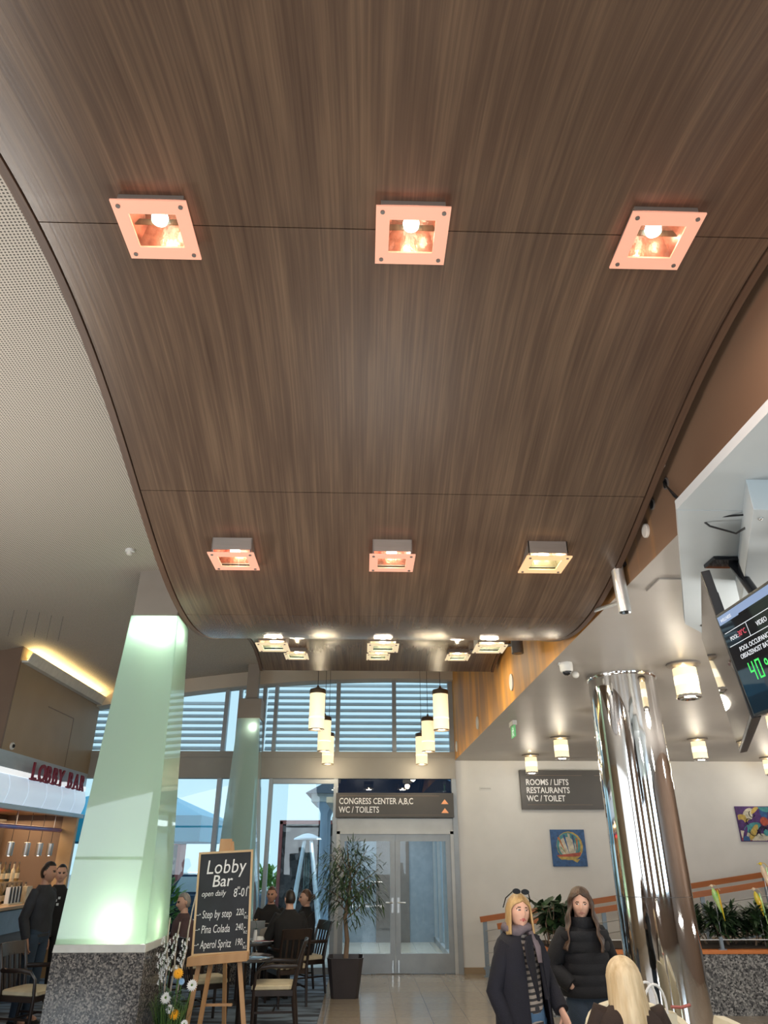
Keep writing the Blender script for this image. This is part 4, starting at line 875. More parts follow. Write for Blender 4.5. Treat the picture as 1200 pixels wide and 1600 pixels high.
ch('Lobby', .200, -.215, .775, .12, .86, .0, 1.05); ch('Bar', .165, -.140, .645, .12, .98, .001); ch('open daily', .078, -.245, .555, .25, .82); ch('8', .120, .105, .535, .1, .72); ch('00', .035, .145, .61, .1, .9); ch('-01', .120, .160, .535, .1, .68); ch('00', .035, .255, .61, .1, .9)
for v, nm, pr in ((.345, 'Step by step', '220,-'), (.205, 'Pina Colada', '240,-'), (.065, 'Aperol Spritz', '190,-')):
    ch('--\u2022', .06, -.285, v + .02, .1, .8); ch(nm, .108, -.222, v, .15, .60 if nm[1] != 'p' else .56); ch(pr, .090, .145, v + .012, .2, .60); ch('K\u010d', .042, .235, v - .025, .1, .8)

# ------------------------------------------------------------------ cafe furniture
def make_chair():
    """dark bentwood armchair facing -Y"""
    t = thing('cafe_chair', 'x', 'chair', (0, 0, -20), 0, 'dark wooden cafe chairs with cream seats')
    m = MB(); m.loft([[(x * s, y * s - .02, z) for x, y in ((-.21, -.24), (.21, -.24), (.235, -.20), (.22, .20), (.19, .23), (-.19, .23), (-.22, .20), (-.235, -.20))] for s, z in ((.96, .435), (1, .445), (1, .475), (.93, .49))]); m.build('seat_cushion', 'cream_seat', t)
    m = MB(); m.box(-.22, .22, -.25, -.22, .38, .435); m.box(-.22, .22, .20, .23, .38, .435); m.box(-.23, -.20, -.24, .22, .38, .435); m.box(.20, .23, -.24, .22, .38, .435); m.build('seat_frame', 'dark_wood', t)
    for s in (-1, 1):
        m = MB(); m.tube([(s * .22, -.23, 0), (s * .215, -.23, .42), (s * .235, -.22, .60), (s * .24, -.15, .665)], [.018, .021, .017, .016], 8); m.build('leg', 'dark_wood', t)
        m = MB(); m.tube([(s * .20, .27, 0), (s * .20, .22, .42), (s * .205, .27, .70), (s * .205, .34, .92)], [.018, .023, .020, .017], 8); m.build('leg', 'dark_wood', t)
        m = MB(); m.tube([(s * .24, -.16, .66), (s * .262, -.05, .68), (s * .25, .12, .675), (s * .21, .26, .67)], [(.016, .024)] * 4, 8); m.build('armrest', 'dark_wood', t)
        m = MB(); m.bar((s * .215, -.22, .22), (s * .20, .24, .22), .018, .022); m.build('stretcher', 'dark_wood', t)
    m = MB(); m.bar((-.21, 0, .22), (.21, 0, .22), .018, .022); m.build('stretcher', 'dark_wood', t)
    m = MB(); m.loft([[(-.205, .33 + b, z), (-.1, .355 + b, z), (.1, .355 + b, z), (.205, .33 + b, z), (.205, .31 + b, z), (.1, .335 + b, z), (-.1, .335 + b, z), (-.205, .31 + b, z)] for z, b in ((.80, -.02), (.90, .012), (.93, .02))]); m.build('top_rail', 'dark_wood', t)
    for x in (-.12, -.04, .04, .12): m = MB(); m.bar((x, .225, .43), (x * 1.1, .325, .82), .030, .012, (0, 1, 0)); m.build('back_slat', 'dark_wood', t)
    return t
ch0 = make_chair()
for k, (x, y, a, lab) in enumerate([(-1.02, 10.02, -88, 'dark cafe chair with cream seat right of the easel, facing the small round table'),
        (-1.03, 11.62, 205, 'dark cafe chair under the man in black seen from behind'),
        (-.86, 12.55, -60, 'dark cafe chair under the woman with the bun'),
        (-1.46, 12.92, 12, 'dark cafe chair under the seated man facing us'),
        (-1.95, 10.45, 120, 'dark cafe chair behind the easel legs'),
        (-3.80, 9.72, 75, 'dark cafe chair with cream seat left of the granite column base'),
        (-2.50, 11.65, -60, 'dark cafe chair under the grey haired guest behind the glass column')]):
    # the seat faces local -Y; rotate about Z
    if k == 0: ch0.location = (x, y, 0); ch0.rotation_euler = (0, 0, R(a)); ch0['label'] = lab
    else: dup(ch0, (x, y, 0), R(a), lab)
def table(lab, c, r, top):
    t = thing('cafe_table', lab, 'table', c); m = MB(); m.lathe([(r - .01, .715), (r, .722), (r, .745), (r - .006, .75)], n=40); m.build('tabletop', top, t)
    m = MB(); m.lathe([(.05, .03), (.045, .715)], n=16); m.build('pedestal', 'dark_wood', t); m = MB(); m.lathe([(.24, 0), (.24, .015), (.06, .04)], n=28); m.build('foot', 'dark_wood', t); return t
table('small round dark table with a shiny top right of the chalkboard', (-1.42, 10.03, 0), .36, 'table_top'); table('round table with laptop and papers where three guests sit', (-1.72, 11.78, 0), .50, 'table_top')
lp = thing('laptop', 'grey laptop open on the guests table beside the chalkboard', 'laptop', (-1.60, 12.0, .75), R(8))
MB().box(-.17, .17, -.12, .12, 0, .018).build('base', 'silver_tube', lp, bevel=.004)
m = MB(); m.hexa([(-.17, -.125, .018), (.17, -.125, .018), (.17, -.115, .018), (-.17, -.115, .018)], [(-.17, -.20, .235), (.17, -.20, .235), (.17, -.19, .24), (-.17, -.19, .24)]); m.build('lid', 'aluminium', lp)
ps = thing('paper_stack', 'fanned papers and menus lying on the guests table edge', 'papers', (-1.40, 11.60, .75), R(12))
for i, (x, mt) in enumerate(((-.06, 'pot_dark'), (0, 'louver_white'), (.03, 'sign_maroon'))): MB().box(x - .15, x + .15, -.09 + .01 * i, .10, .006 * i, .006 * i + .005).build('sheet', mt, ps)
nk = thing('napkin', 'white crumpled napkin on the papers on the guests table', 'napkin', (-1.45, 11.62, .768)); m = MB(); m.loft([[((.09 + .02 * math.sin(3 * a + z * 40)) * (1 - z * 12) * math.cos(a), (.06 + .015 * math.cos(4 * a)) * (1 - z * 12) * math.sin(a), z) for a in [2*PI*i/14 for i in range(14)]] for z in (0, .015, .03, .045)]); m.build('cloth', 'petal_white', nk)
vs = thing('bud_vase', 'white bud vase with a small yellow flower beside the chalkboard', 'vase', (-1.50, 11.56, .75)); m = MB(); m.lathe([(.028, 0), (.03, .02), (.024, .12), (.018, .15)], n=16); m.build('body', 'petal_white', vs)
m = MB(); m.tube([(0, 0, .12), (.01, 0, .2), (-.01, 0, .26)], .003, 5); m.build('stem', 'leaf_mid', vs)
m = MB()
for i in range(12): m.leaf((-.01, 0, .26), (math.cos(i * .55), math.sin(i * .55), .3 + .3 * (i % 3)), .05, .02)
m.build('blossom', 'board_frame', vs)
m = MB()
for i in range(10): m.leaf((0, 0, .15), (math.cos(i * .8), math.sin(i * .8), .5), .07, .025)
m.build('foliage', 'leaf_dark', vs)
bg_ = thing('handbag', 'taupe bag standing on the guests table by the laptop', 'bag', (-1.38, 11.90, .75))
m = MB(); m.loft([[(x * s, y * s, z) for x, y in ((-.10, -.05), (.10, -.05), (.10, .05), (-.10, .05))] for s, z in ((.95, 0), (1, .03), (.95, .13), (.85, .15))]); m.build('body', 'cap_taupe', bg_, bevel=.01)
m = MB(); m.tube([(-.06, 0, .14), (-.04, 0, .20), (.04, 0, .20), (.06, 0, .14)], .008, 6); m.build('handle', 'cap_taupe', bg_)

# ------------------------------------------------------------------ potted tree
pt = thing('potted_tree', 'narrow leaved indoor tree in a dark square planter by the doors', 'potted plant', (-.23, 12.25, 0))
m = MB()
def rsq(h, z, k=.16): return [(h * math.copysign(min(1, abs(math.cos(a)) * 1.28), math.cos(a)), h * math.copysign(min(1, abs(math.sin(a)) * 1.28), math.sin(a)), z) for a in [2*PI*(i + .5)/24 for i in range(24)]]
m.loft([rsq(.195, 0), rsq(.20, .02), rsq(.262, .48), rsq(.268, .50), rsq(.255, .50), rsq(.245, .44)]); m.build('planter', 'pot_dark', pt)
m = MB(); m.loft([rsq(.244, .43), rsq(.10, .45)]); m.build('soil', 'soil', pt)
m = MB(); m.tube([(0, 0, .42), (.02, .02, .7), (-.02, .0, 1.0), (.04, .02, 1.35), (.05, .03, 1.7)], [.040, .034, .030, .024, .014], 10); m.build('trunk', 'bark', pt)
tips = []
rnd = random.Random(5)
for i in range(16):
    a = i * 2.4; z0 = 1.0 + .045 * i; L = rnd.uniform(.30, .52) * (1 - .30 * abs(i - 6) / 9)
    p0 = Vector((.03, .02, z0)); p1 = p0 + Vector((math.cos(a) * L * .6, math.sin(a) * L * .6, .16)); p2 = p0 + Vector((math.cos(a) * L, math.sin(a) * L, .18 + .012 * i))
    m = MB(); m.tube([p0, p1, p2], [.012, .008, .004], 6); m.build('branch', 'bark', pt); tips += [p1, p2, (p1 + p2) / 2]
m = MB(); m2 = MB()
for i in range(1900):
    p = rnd.choice(tips) + Vector((rnd.gauss(0, .13), rnd.gauss(0, .13), rnd.gauss(.0, .14)))
    c = Vector((.03, .02, 1.42)); o = p - c
    if (o.x ** 2 + o.y ** 2) / .34 + o.z ** 2 / .46 > 1: continue
    d = Vector((o.x, o.y, 0)); d = (d.normalized() if d.length > .01 else Vector((1, 0, 0))) * .9 + Vector((rnd.uniform(-.7, .7), rnd.uniform(-.7, .7), rnd.uniform(-.8, .5) + .7 * max(0, o.z)))
    (m if i % 4 else m2).leaf(p, d, rnd.uniform(.12, .19), rnd.uniform(.017, .026), rnd.uniform(.05, .4))
m.build('foliage', 'leaf_dark', pt); m2.build('young_foliage', 'leaf_mid', pt)

# ------------------------------------------------------------------ flower arrangement
fa = thing('flower_arrangement', 'tall arrangement of twigs, white blossom and yellow flowers beside the granite base', 'flower arrangement', (-1.92, 8.58, 0))
m = MB(); m.lathe([(.10, 0), (.16, .04), (.17, .26), (.15, .28), (.14, .24)], n=24); m.build('pot', 'pot_dark', fa)
m = MB(); m.lathe([(.145, .235), (.02, .25)], n=20); m.build('soil', 'soil', fa)
for p, q in (((-.05, 0, .25), (-.11, .0, 1.26)), ((-.02, .02, .25), (.0, .0, 1.22)), ((.03, 0, .25), (.14, .0, 1.50))):
    m = MB(); n_ = 7; pts = [Vector(p).lerp(Vector(q), i / n_) + Vector((.008 * math.sin(i * 2), .006 * math.cos(i * 3), 0)) for i in range(n_ + 1)]; m.tube(pts, [.011 - .0006 * i for i in range(n_ + 1)], 7); m.build('twig', 'twig_pale', fa)
for (x, z0, z1, lean) in ((-.09, .72, 1.10, -.02), (-.05, .80, 1.12, .03), (.05, .80, 1.08, .05), (-.10, .68, .95, -.05)):
    m = MB(); m.tube([(x * .4, -.02, .25), (x, -.05, (z0 + .25) / 2), (x + lean, -.05, z1)], .004, 5); st = m.build('blossom_stem', 'leaf_mid', fa)
    m = MB()
    for i in range(26):
        t = i / 26; c = Vector((x + lean * t + rnd.uniform(-.035, .035), -.06 + rnd.uniform(-.03, .03), z0 + (z1 - z0) * t))
        for a in range(5): m.leaf(c, (math.cos(a * 1.26), -.5, math.sin(a * 1.26)), .020, .016, .0, 2)
    m.build('blossom_spray', 'petal_white', st, kind='stuff')
def gerbera(c, r, col, tilt, ctr='grass_green'):
    m = MB(); c = Vector(c); m.tube([(c.x * .3, 0, .25), (c.x * .8, c.y * .5, (.25 + c.z) / 2), c], .005, 6); st = m.build('flower_stem', 'grass_green', fa)
    n = Vector(tilt).normalized(); a = n.orthogonal().normalized(); b = n.cross(a); m = MB()
    for ring, (rr, lift) in enumerate(((1, .0), (.8, .18), (.55, .35))):
        for i in range(16):
            t = 2 * PI * (i + .5 * ring) / 16; d = a * math.cos(t) + b * math.sin(t) + n * lift; m.leaf(c + n * .004 * ring, d, r * rr, r * .38, .05, 3, up=n)
    m.build('petals', col, st); m = MB(); m.ell(c + n * .012, (r * .2, r * .2, r * .2), 10, 6); m.build('flower_center', ctr, st)
gerbera((.065, -.09, .775), .055, 'petal_yellow', (.1, -1, .5), 'petal_yellow'); gerbera((.075, -.10, .435), .058, 'petal_yellow', (.0, -.9, .8), 'petal_yellow')
gerbera((.21, -.06, .67), .056, 'petal_white', (.1, -1, .2)); gerbera((-.03, -.10, .57), .058, 'petal_white', (0, -1, .35)); gerbera((.02, -.10, .475), .045, 'petal_white', (.3, -1, .1)); gerbera((.18, -.10, .355), .04, 'petal_white', (.1, -1, .3)); gerbera((.10, -.05, .70), .034, 'petal_blue', (.1, -1, .1), 'petal_blue')
m = MB(); m2 = MB()
for i in range(420):
    a = rnd.uniform(0, 2 * PI); q = rnd.uniform(0, .13); p = Vector((q * math.cos(a), q * math.sin(a) * .8, .26)); (m if i % 3 else m2).leaf(p, (math.cos(a) * .35 + rnd.uniform(-.25, .25), math.sin(a) * .35 + rnd.uniform(-.2, .2), 1), rnd.uniform(.12, .42), .009, .12)
for i in range(170):
    a = rnd.uniform(0, 2 * PI); m2.leaf((.05 * math.cos(a), .05 * math.sin(a), .27 + rnd.uniform(0, .35)), (math.cos(a), math.sin(a) - .3, rnd.uniform(-.2, .8)), rnd.uniform(.07, .14), .03, .3)
m.build('grass', 'grass_green', fa); m2.build('foliage', 'leaf_mid', fa)

# ------------------------------------------------------------------ granite planter, plants, ramp railing
gp = thing('granite_planter', 'long speckled grey granite planter wall with an orange rim', 'planter', (5.8, 10.74, 0))
X0, X1 = -3.35, 3.6
MB().box(X0, X1, 0, 1.2, 0, .675).build('granite_front', 'granite_grey', gp); MB().box(X0 - .01, X1, -.02, 1.22, .675, .72).build('orange_rim', 'orange_cap', gp, bevel=.006)
MB().box(X0 + .1, X1, .12, 1.1, .72, .735).build('soil', 'soil', gp)
m = MB(); m.tube([(X0 + .05, .03, .835), (X1, .03, .835)], .006, 6); m.build('wire', 'louver_white', gp)
for x in (X0 + .3, -.9 - .0, -.28 - .5, .35 - .5 - .45, .15, .99 - .6): pass
for x in (-3.0, -1.98, -.99, -.23 + .0, .55): m = MB(); m.box(x - .02, x + .02, .01, .05, .72, .87); m.box(x - .045, x + .045, 0, .06, .72, .73); m.build('wire_post', 'steel_blue', gp)
def leafy(lab, c, w, d, h, n, seed, L, W, mat='leaf_dark'):
    t = thing('leafy_plant', lab, 'plant', c, 0, None); r_ = random.Random(seed); stems = []
    m = MB()
    for i in range(26):
        x, y = r_.uniform(-w, w), r_.uniform(-d, d); hh = h * r_.uniform(.55, 1); p = [(x * .8, y * .8, 0), (x, y, hh * .5), (x + r_.uniform(-.06, .06), y, hh * .85)]; m.tube(p, [.008, .006, .004], 5); stems.append(p)
    m.build('stems', 'bark', t)
    m = MB(); m2 = MB()
    for i in range(n):
        p = r_.choice(stems); k = r_.uniform(.25, 1); q = Vector(p[0]).lerp(Vector(p[1]), k * 2) if k < .5 else Vector(p[1]).lerp(Vector(p[2]), k * 2 - 1); a = r_.uniform(0, 2 * PI)
        (m if i % 3 else m2).leaf(q, (math.cos(a), math.sin(a), r_.uniform(-.2, 1.3)), L * r_.uniform(.6, 1.15), W * r_.uniform(.7, 1.2), r_.uniform(.1, .5))
    m.build('foliage', mat, t); m2.build('pale_foliage', 'leaf_mid', t)
leafy('broad leaved green plant in the granite planter between the two standing women', (2.78, 11.25, .735), .26, .25, .62, 240, 21, .26, .12)
leafy('wide dark green plant in the granite planter at the right', (5.25, 11.3, .735), .55, .3, .56, 1500, 22, .25, .050)
leafy('low green plant in the granite planter just right of the chrome column', (4.45, 11.2, .735), .15, .15, .14, 60, 23, .12, .04)
def stake(c, h, mats, lab):
    t = thing('glass_bird', lab, 'garden ornament', c); m = MB(); m.tube([(0, 0, 0), (0, 0, h)], .005, 6); m.build('rod', 'steel', t)
    m = MB(); m.loft([[(.019 * s * math.cos(a) + .06 * k, .013 * s * math.sin(a), h + .10 - .30 * k) for a in [2*PI*i/10 for i in range(10)]] for k, s in ((0, .5), (.12, 1.6), (.3, 2.3), (.5, 2.0), (.75, 1.3), (1, .35))]); m.build('body', mats[0], t)
    m = MB(); m.loft([[(.055 + .010 * s * math.cos(a) - .02 * k + .05 * k, -.01 + .010 * s * math.sin(a), h + .08 - .38 * k) for a in [2*PI*i/8 for i in range(8)]] for k, s in ((0, .6), (.2, 1.6), (.6, 1.5), (1, .5))]); m.build('wing', mats[1], t)
    m = MB(); m.ell((-.01, 0, h + .125), (.022, .018, .022)); m.tube([(-.02, 0, h + .13), (-.065, 0, h + .12)], [.007, .002], 6); m.tube([(0, 0, h + .14), (.05, 0, h + .13), (.10, 0, h + .07)], .004, 5); m.build('head', mats[2], t)
stake((4.93, 11.0, .735), .60, ('glass_green', 'glass_yellow', 'glass_peach'), 'yellow green glass bird ornament above the plant, left of the three'); stake((5.52, 11.0, .735), .56, ('glass_yellow', 'glass_green', 'glass_peach'), 'orange and green glass bird ornament above the plant, middle of the three'); stake((5.72, 11.05, .735), .88, ('glass_peach', 'glass_green', 'glass_yellow'), 'tall peach and green glass bird ornament at the right edge')
SL = .134
rm = MB(); rm.hexa([(2.4, 13.12, 0), (9.4, 13.12, 0), (9.4, 14.36, 0), (2.4, 14.36, 0)], [(2.4, 13.12, .01), (9.4, 13.12, .01 + 7 * SL), (9.4, 14.36, .01 + 7 * SL), (2.4, 14.36, .01)]); struct('floor_ramp', rm, 'tan_panel')
def railing(lab, x0, y, z0):
    t = thing('ramp_railing', lab, 'railing', (x0, y, 0)); Lx = 9.3 - x0
    m = MB(); m.bar((-.02, 0, z0), (Lx, 0, z0 + Lx * SL), .055, .085); m.build('handrail', 'orange_wood', t)
    for i in range(5):
        x = .06 + i * 1.7; zb = max(0, (x0 + x - 2.4) * SL + .005)
        m = MB(); m.box(x - .035, x + .035, -.012, .012, zb, z0 + x * SL - .03); m.box(x - .06, x + .06, -.05, .05, zb, zb + .012); m.build('post', 'steel_blue', t)
    for h in (.20, .37, .54, .70): m = MB(); m.tube([(.06, -.016, z0 - .87 + h), (Lx, -.016, z0 - .87 + h + Lx * SL)], .006, 6); m.build('wire', 'steel', t)
    m = MB(); m.bar((.0, 0, z0 - .72), (Lx, 0, z0 - .72 + Lx * SL), .05, .03); m.build('toe_rail', 'steel_blue', t)
railing('far ramp railing with an orange wooden handrail along the end wall', 2.09, 14.0, .84); railing('near ramp railing with an orange wooden handrail behind the planter', 2.25, 13.2, .80)

# ------------------------------------------------------------------ cream tub chairs and tote bag
def tub_chair(lab, loc, rz, first=[None]):
    if first[0] is None:
        t = thing('tub_chair', lab, 'armchair', loc, R(rz), 'cream leather tub chairs'); first[0] = t
        n = 22; ang = [R(-125 + 250 * i / (n - 1)) for i in range(n)]
        def rg(z, r, r2, top): return [(r * math.sin(a), r * math.cos(a) * .95, z + (top * max(0, math.cos(a * .72)) if top else 0)) for a in ang] + [(r2 * math.sin(a), r2 * math.cos(a) * .95, z + (top * max(0, math.cos(a * .72)) if top else 0)) for a in ang[::-1]]
        m = MB(); m.loft([rg(.10, .30, .24, 0), rg(.40, .33, .25, 0), rg(.64, .38, .29, .25), rg(.68, .365, .305, .25)]); m.build('back_shell', 'cream_leather', t)
        m = MB(); m.lathe([(.22, .26), (.25, .30), (.25, .40), (.21, .44), (.02, .45)], n=28); m.build('seat_cushion', 'cream_leather', t)
        m = MB(); m.lathe([(.27, .10), (.26, .26)], n=28); m.build('base', 'cream_leather', t)
        for x in (-1, 1):
            for y in (-1, 1): m = MB(); m.tube([(x * .2, y * .2, 0), (x * .19, y * .19, .11)], [.018, .024], 10); m.build('leg', 'dark_wood', t)
    else: dup(first[0], loc, R(rz), lab)
tub_chair('cream tub chair facing the blonde woman, with the tote bag on it', (1.88, 5.64, 0), 0)
tub_chair('cream tub chair whose corner shows at the bottom right', (2.62, 5.32, 0), 90)
tub_chair('cream tub chair under the seated blonde woman', (1.55, 4.80, 0), 180)
tb = thing('tote_bag', 'cream tote bag with white loop handles beside the blonde woman', 'bag', (1.93, 5.56, .45), R(12))
m = MB(); m.loft([[(x * s, y * s, z) for x, y in ((-.14, -.07), (.14, -.07), (.16, 0), (.14, .07), (-.14, .07), (-.16, 0))] for s, z in ((.95, 0), (1, .04), (.98, .40), (1.0, .47), (.96, .47), (.94, .42))]); m.build('body', 'cream_leather', tb)
for y in (-.05, .05):
    m = MB(); m.tube([(-.10, y, .42)] + [(-.085 * math.cos(a), y - .02 * math.sin(a), .48 + .155 * math.sin(a)) for a in [PI * i / 12 for i in range(13)]] + [(.10, y, .42)], .0085, 8); m.build('handle', 'petal_white', tb)
m = MB(); m.tube([(.10, -.08, .51), (.17, -.09, .505)], .010, 6); m.tube([(.17, -.09, .505), (.24, -.085, .515)], .010, 6); m.build('red_strap', 'red_frame', tb)

# ------------------------------------------------------------------ people
pm('skin_light', (.66, .40, .30), (.62, .36, .265), 6, rough=.5); pm('skin_tan', (.52, .28, .19), (.48, .25, .17), 6, rough=.5)
pm('eye_white', (.70, .68, .66), rough=.3); pm('iris_dark', (.06, .05, .05), rough=.2); pm('brow_brown', (.10, .06, .04), rough=.8); pm('lip_red', (.48, .12, .11), rough=.4); pm('lip_pale', (.46, .21, .17), rough=.45)
def hairmat(name, a, b): return pm(name, a, b, 26, (1, 1, .06), rough=.42, bump=.35, lo=.3, hi=.7)
hairmat('hair_blonde', (.56, .38, .17), (.27, .16, .06)); hairmat('hair_platinum', (.74, .62, .42), (.46, .34, .19)); hairmat('hair_brown', (.10, .052, .028), (.028, .016, .011)); hairmat('hair_dark', (.025, .018, .015), (.012, .009, .008)); hairmat('hair_grey', (.35, .33, .31), (.2, .19, .18)); hairmat('hair_auburn', (.14, .07, .04), (.06, .03, .018))
def cloth(name, c, bs=160): return pm(name, c, tuple(x * .75 for x in c), 10, rough=.85, bump=.25, bscale=bs)
cloth('coat_navy', (.005, .006, .015)); cloth('coat_black', (.008, .009, .013)); cloth('knit_dark', (.035, .038, .048)); cloth('shirt_black', (.012, .012, .014)); cloth('cardigan_brown', (.030, .017, .013)); cloth('jeans_blue', (.10, .22, .40)); cloth('jeans_dark', (.035, .06, .10)); cloth('trouser_black', (.014, .014, .017)); cloth('scarf_grey', (.16, .13, .15), 60); cloth('cardigan_rose', (.10, .06, .065)); cloth('shoe_dark', (.02, .018, .016))
m = bpy.data.materials.new('jumper_stripe'); n, b = nodes_of(m); t = n.nodes.new('ShaderNodeTexCoord'); w = n.nodes.new('ShaderNodeTexWave'); w.bands_direction = 'Z'; w.inputs['Scale'].default_value = 9; w.inputs['Distortion'].default_value = 1.5; w.inputs['Detail'].default_value = 1
r = n.nodes.new('ShaderNodeValToRGB'); r.color_ramp.elements[0].position = .35; r.color_ramp.elements[0].color = (.05, .05, .055, 1); r.color_ramp.elements[1].position = .5; r.color_ramp.elements[1].color = (.42, .38, .35, 1)
n.links.new(t.outputs['Object'], w.inputs['Vector']); n.links.new(w.outputs[0], r.inputs[0]); n.links.new(r.outputs[0], b.inputs['Base Color']); b.inputs['Roughness'].default_value = .9; MATS['jumper_stripe'] = m

def skin_mesh(joints, edges, root, lv=2):
    """one continuous surface grown over a skeleton; joints: name -> (pos, radius)"""
    names = list(joints); ix = {k: i for i, k in enumerate(names)}
    me = bpy.data.meshes.new('sk'); me.from_pydata([joints[k][0] for k in names], [(ix[a], ix[b]) for a, b in edges], []); me.update()
    o = bpy.data.objects.new('sk', me); COL.objects.link(o); sk = o.modifiers.new('s', 'SKIN'); sk.use_smooth_shade = True
    for k in names:
        q = joints[k][1]; d = me.skin_vertices[0].data[ix[k]]; d.radius = q if isinstance(q, tuple) else (q, q); d.use_root = (k == root)
    ss = o.modifiers.new('u', 'SUBSURF'); ss.levels = lv; ss.render_levels = lv
    dg = bpy.context.evaluated_depsgraph_get(); e = o.evaluated_get(dg); em = e.to_mesh()
    vs = [tuple(v.co) for v in em.vertices]; fs = [tuple(p.vertices) for p in em.polygons]; e.to_mesh_clear()
    bpy.data.objects.remove(o); bpy.data.meshes.remove(me); return vs, fs
def head_pts(res, female=True):
    nu, nv = res; vs = []; fs = []; uv = []
    for j in range(nv + 1):
        t = -PI/2 + PI * j / nv
        for i in range(nu):
            a = 2 * PI * i / nu
            x, y, z = math.cos(t) * math.sin(a), -math.cos(t) * math.cos(a), math.sin(t)     # a = 0 is the face (-Y)
            fr = max(0, -y)
            jaw = max(0, -z) ** 1.3
            X = .073 * x * (1 - (.30 if female else .20) * jaw); Y = .094 * y * (1 - .16 * jaw * (1 if y > 0 else .3)); Z = .116 * z
            fx = X / .073; fz = z
            if y < 0:
                g = fr ** 1.0
                Y += .010 * (1 - min(1, abs(fx))) * jaw * -1 * .6
                nose = math.exp(-(fx / .15) ** 2) * max(0, 1 - abs((fz + .20) / .34)) ** .8 * (1.0 if fz < -.2 else .9)
                if fz < -.36: nose *= .2
                Y -= .023 * nose
                Y -= .006 * math.exp(-(fx / .32) ** 2 - ((fz + .50) / .07) ** 2)
                Y -= .007 * math.exp(-(fx / .25) ** 2 - ((fz + .80) / .12) ** 2)
                for s in (-1, 1): Y += .009 * math.exp(-((fx - s * .40) / .20) ** 2 - ((fz - .02) / .10) ** 2); Y -= .004 * math.exp(-((fx - s * .42) / .3) ** 2 - ((fz - .20) / .07) ** 2); Y -= .004 * math.exp(-((fx - s * .55) / .2) ** 2 - ((fz + .22) / .14) ** 2)
            vs.append((X, Y, Z)); uv.append((fx, fz, y))
    for j in range(nv):
        for i in range(nu):
            k = (i + 1) % nu; fs.append((j*nu+i, j*nu+k, (j+1)*nu+k, (j+1)*nu+i))
    return vs, fs, uv
def frame(yaw, pitch=0, roll=0): return Matrix.Rotation(yaw, 3, 'Z') @ Matrix.Rotation(pitch, 3, 'X') @ Matrix.Rotation(roll, 3, 'Y')
def add_head(mb, c, M, s, skin, lip, res=(56, 44), female=True, gaze=0.0):
    vs, fs, uv = head_pts(res, female); c = Vector(c)
    V = [c + M @ (Vector(v) * s) for v in vs]; groups = {}
    for f in fs:
        fx = sum(uv[i][0] for i in f) / 4; fz = sum(uv[i][1] for i in f) / 4; y = sum(uv[i][2] for i in f) / 4; g = skin
        if y < -.3:
            e = abs(fx) - .40; ee = fx - math.copysign(.40, fx) - gaze
            if (e / .175) ** 2 + ((fz - .03) / .046) ** 2 < 1: g = 'iris_dark' if (abs(ee) < .095 or fz > .055) else 'eye_white'
            elif abs(fz - .165 + .25 * max(0, e) ** 2 * 4) < .030 and .17 < abs(fx) < .66: g = 'brow_brown'
            elif (fx / .30) ** 2 + ((fz + .50) / .075) ** 2 < 1: g = lip
        groups.setdefault(g, []).append(f)
    base = len(mb.v); mb.v += [tuple(v) for v in V]
    for g, ff in groups.items():
        mb.use(g)
        for f in ff: mb.f.append(tuple(i + base for i in f)); mb.mi.append(mb.cur)
    mb.use(skin)
    for sd in (-1, 1):            # ears
        rings = []
        for k, q in ((0, .9), (.4, 1), (1, .55)):
            rings.append([tuple(c + M @ (Vector((sd * (.070 + .016 * k), .008 + .018 * q * math.cos(a) + .008 * k, -.005 + .031 * q * math.sin(a))) * s)) for a in [2*PI*i/10 for i in range(10)]])
        mb.loft(rings)
def add_hand(mb, w, d, palm, side, s=1.0, curl=.5):
    """w wrist, d pointing along the hand, palm = palm normal, side = +-1 thumb side"""
    w = Vector(w); d = Vector(d).normalized(); pn = Vector(palm); pn = (pn - d * pn.dot(d)).normalized(); a = d.cross(pn) * side
    mb.loft([[tuple(w + d * t * s + a * hw * s * math.cos(q) + pn * hh * s * math.sin(q)) for q in [2*PI*i/14 for i in range(14)]] for t, hw, hh in ((-.02, .024, .020), (.015, .030, .019), (.05, .040, .017), (.085, .041, .014), (.095, .036, .010))])
    for k, (o, L) in enumerate(((.030, .072), (.011, .080), (-.010, .074), (-.030, .058))):
        p = w + d * .085 * s + a * o * s; pts = [p]; ang = 0; q = p
        for sg in (.45, .32, .23):
            ang += curl * (.75 + .1 * k); q = q + (d * math.cos(ang) + pn * math.sin(ang)) * L * sg * s; pts.append(q)
        mb.tube(pts, [.0095*s, .0092*s, .0085*s, .0065*s], 8)
    p = w + d * .025 * s + a * .030 * s; q = p + (a * .7 + d * .6 + pn * .35) * .04 * s; r2 = q + (d * .9 + a * .25 + pn * .4) * .032 * s
    mb.tube([w + d * .01 * s, p, q, r2], [.012*s, .013*s, .0105*s, .008*s], 8)
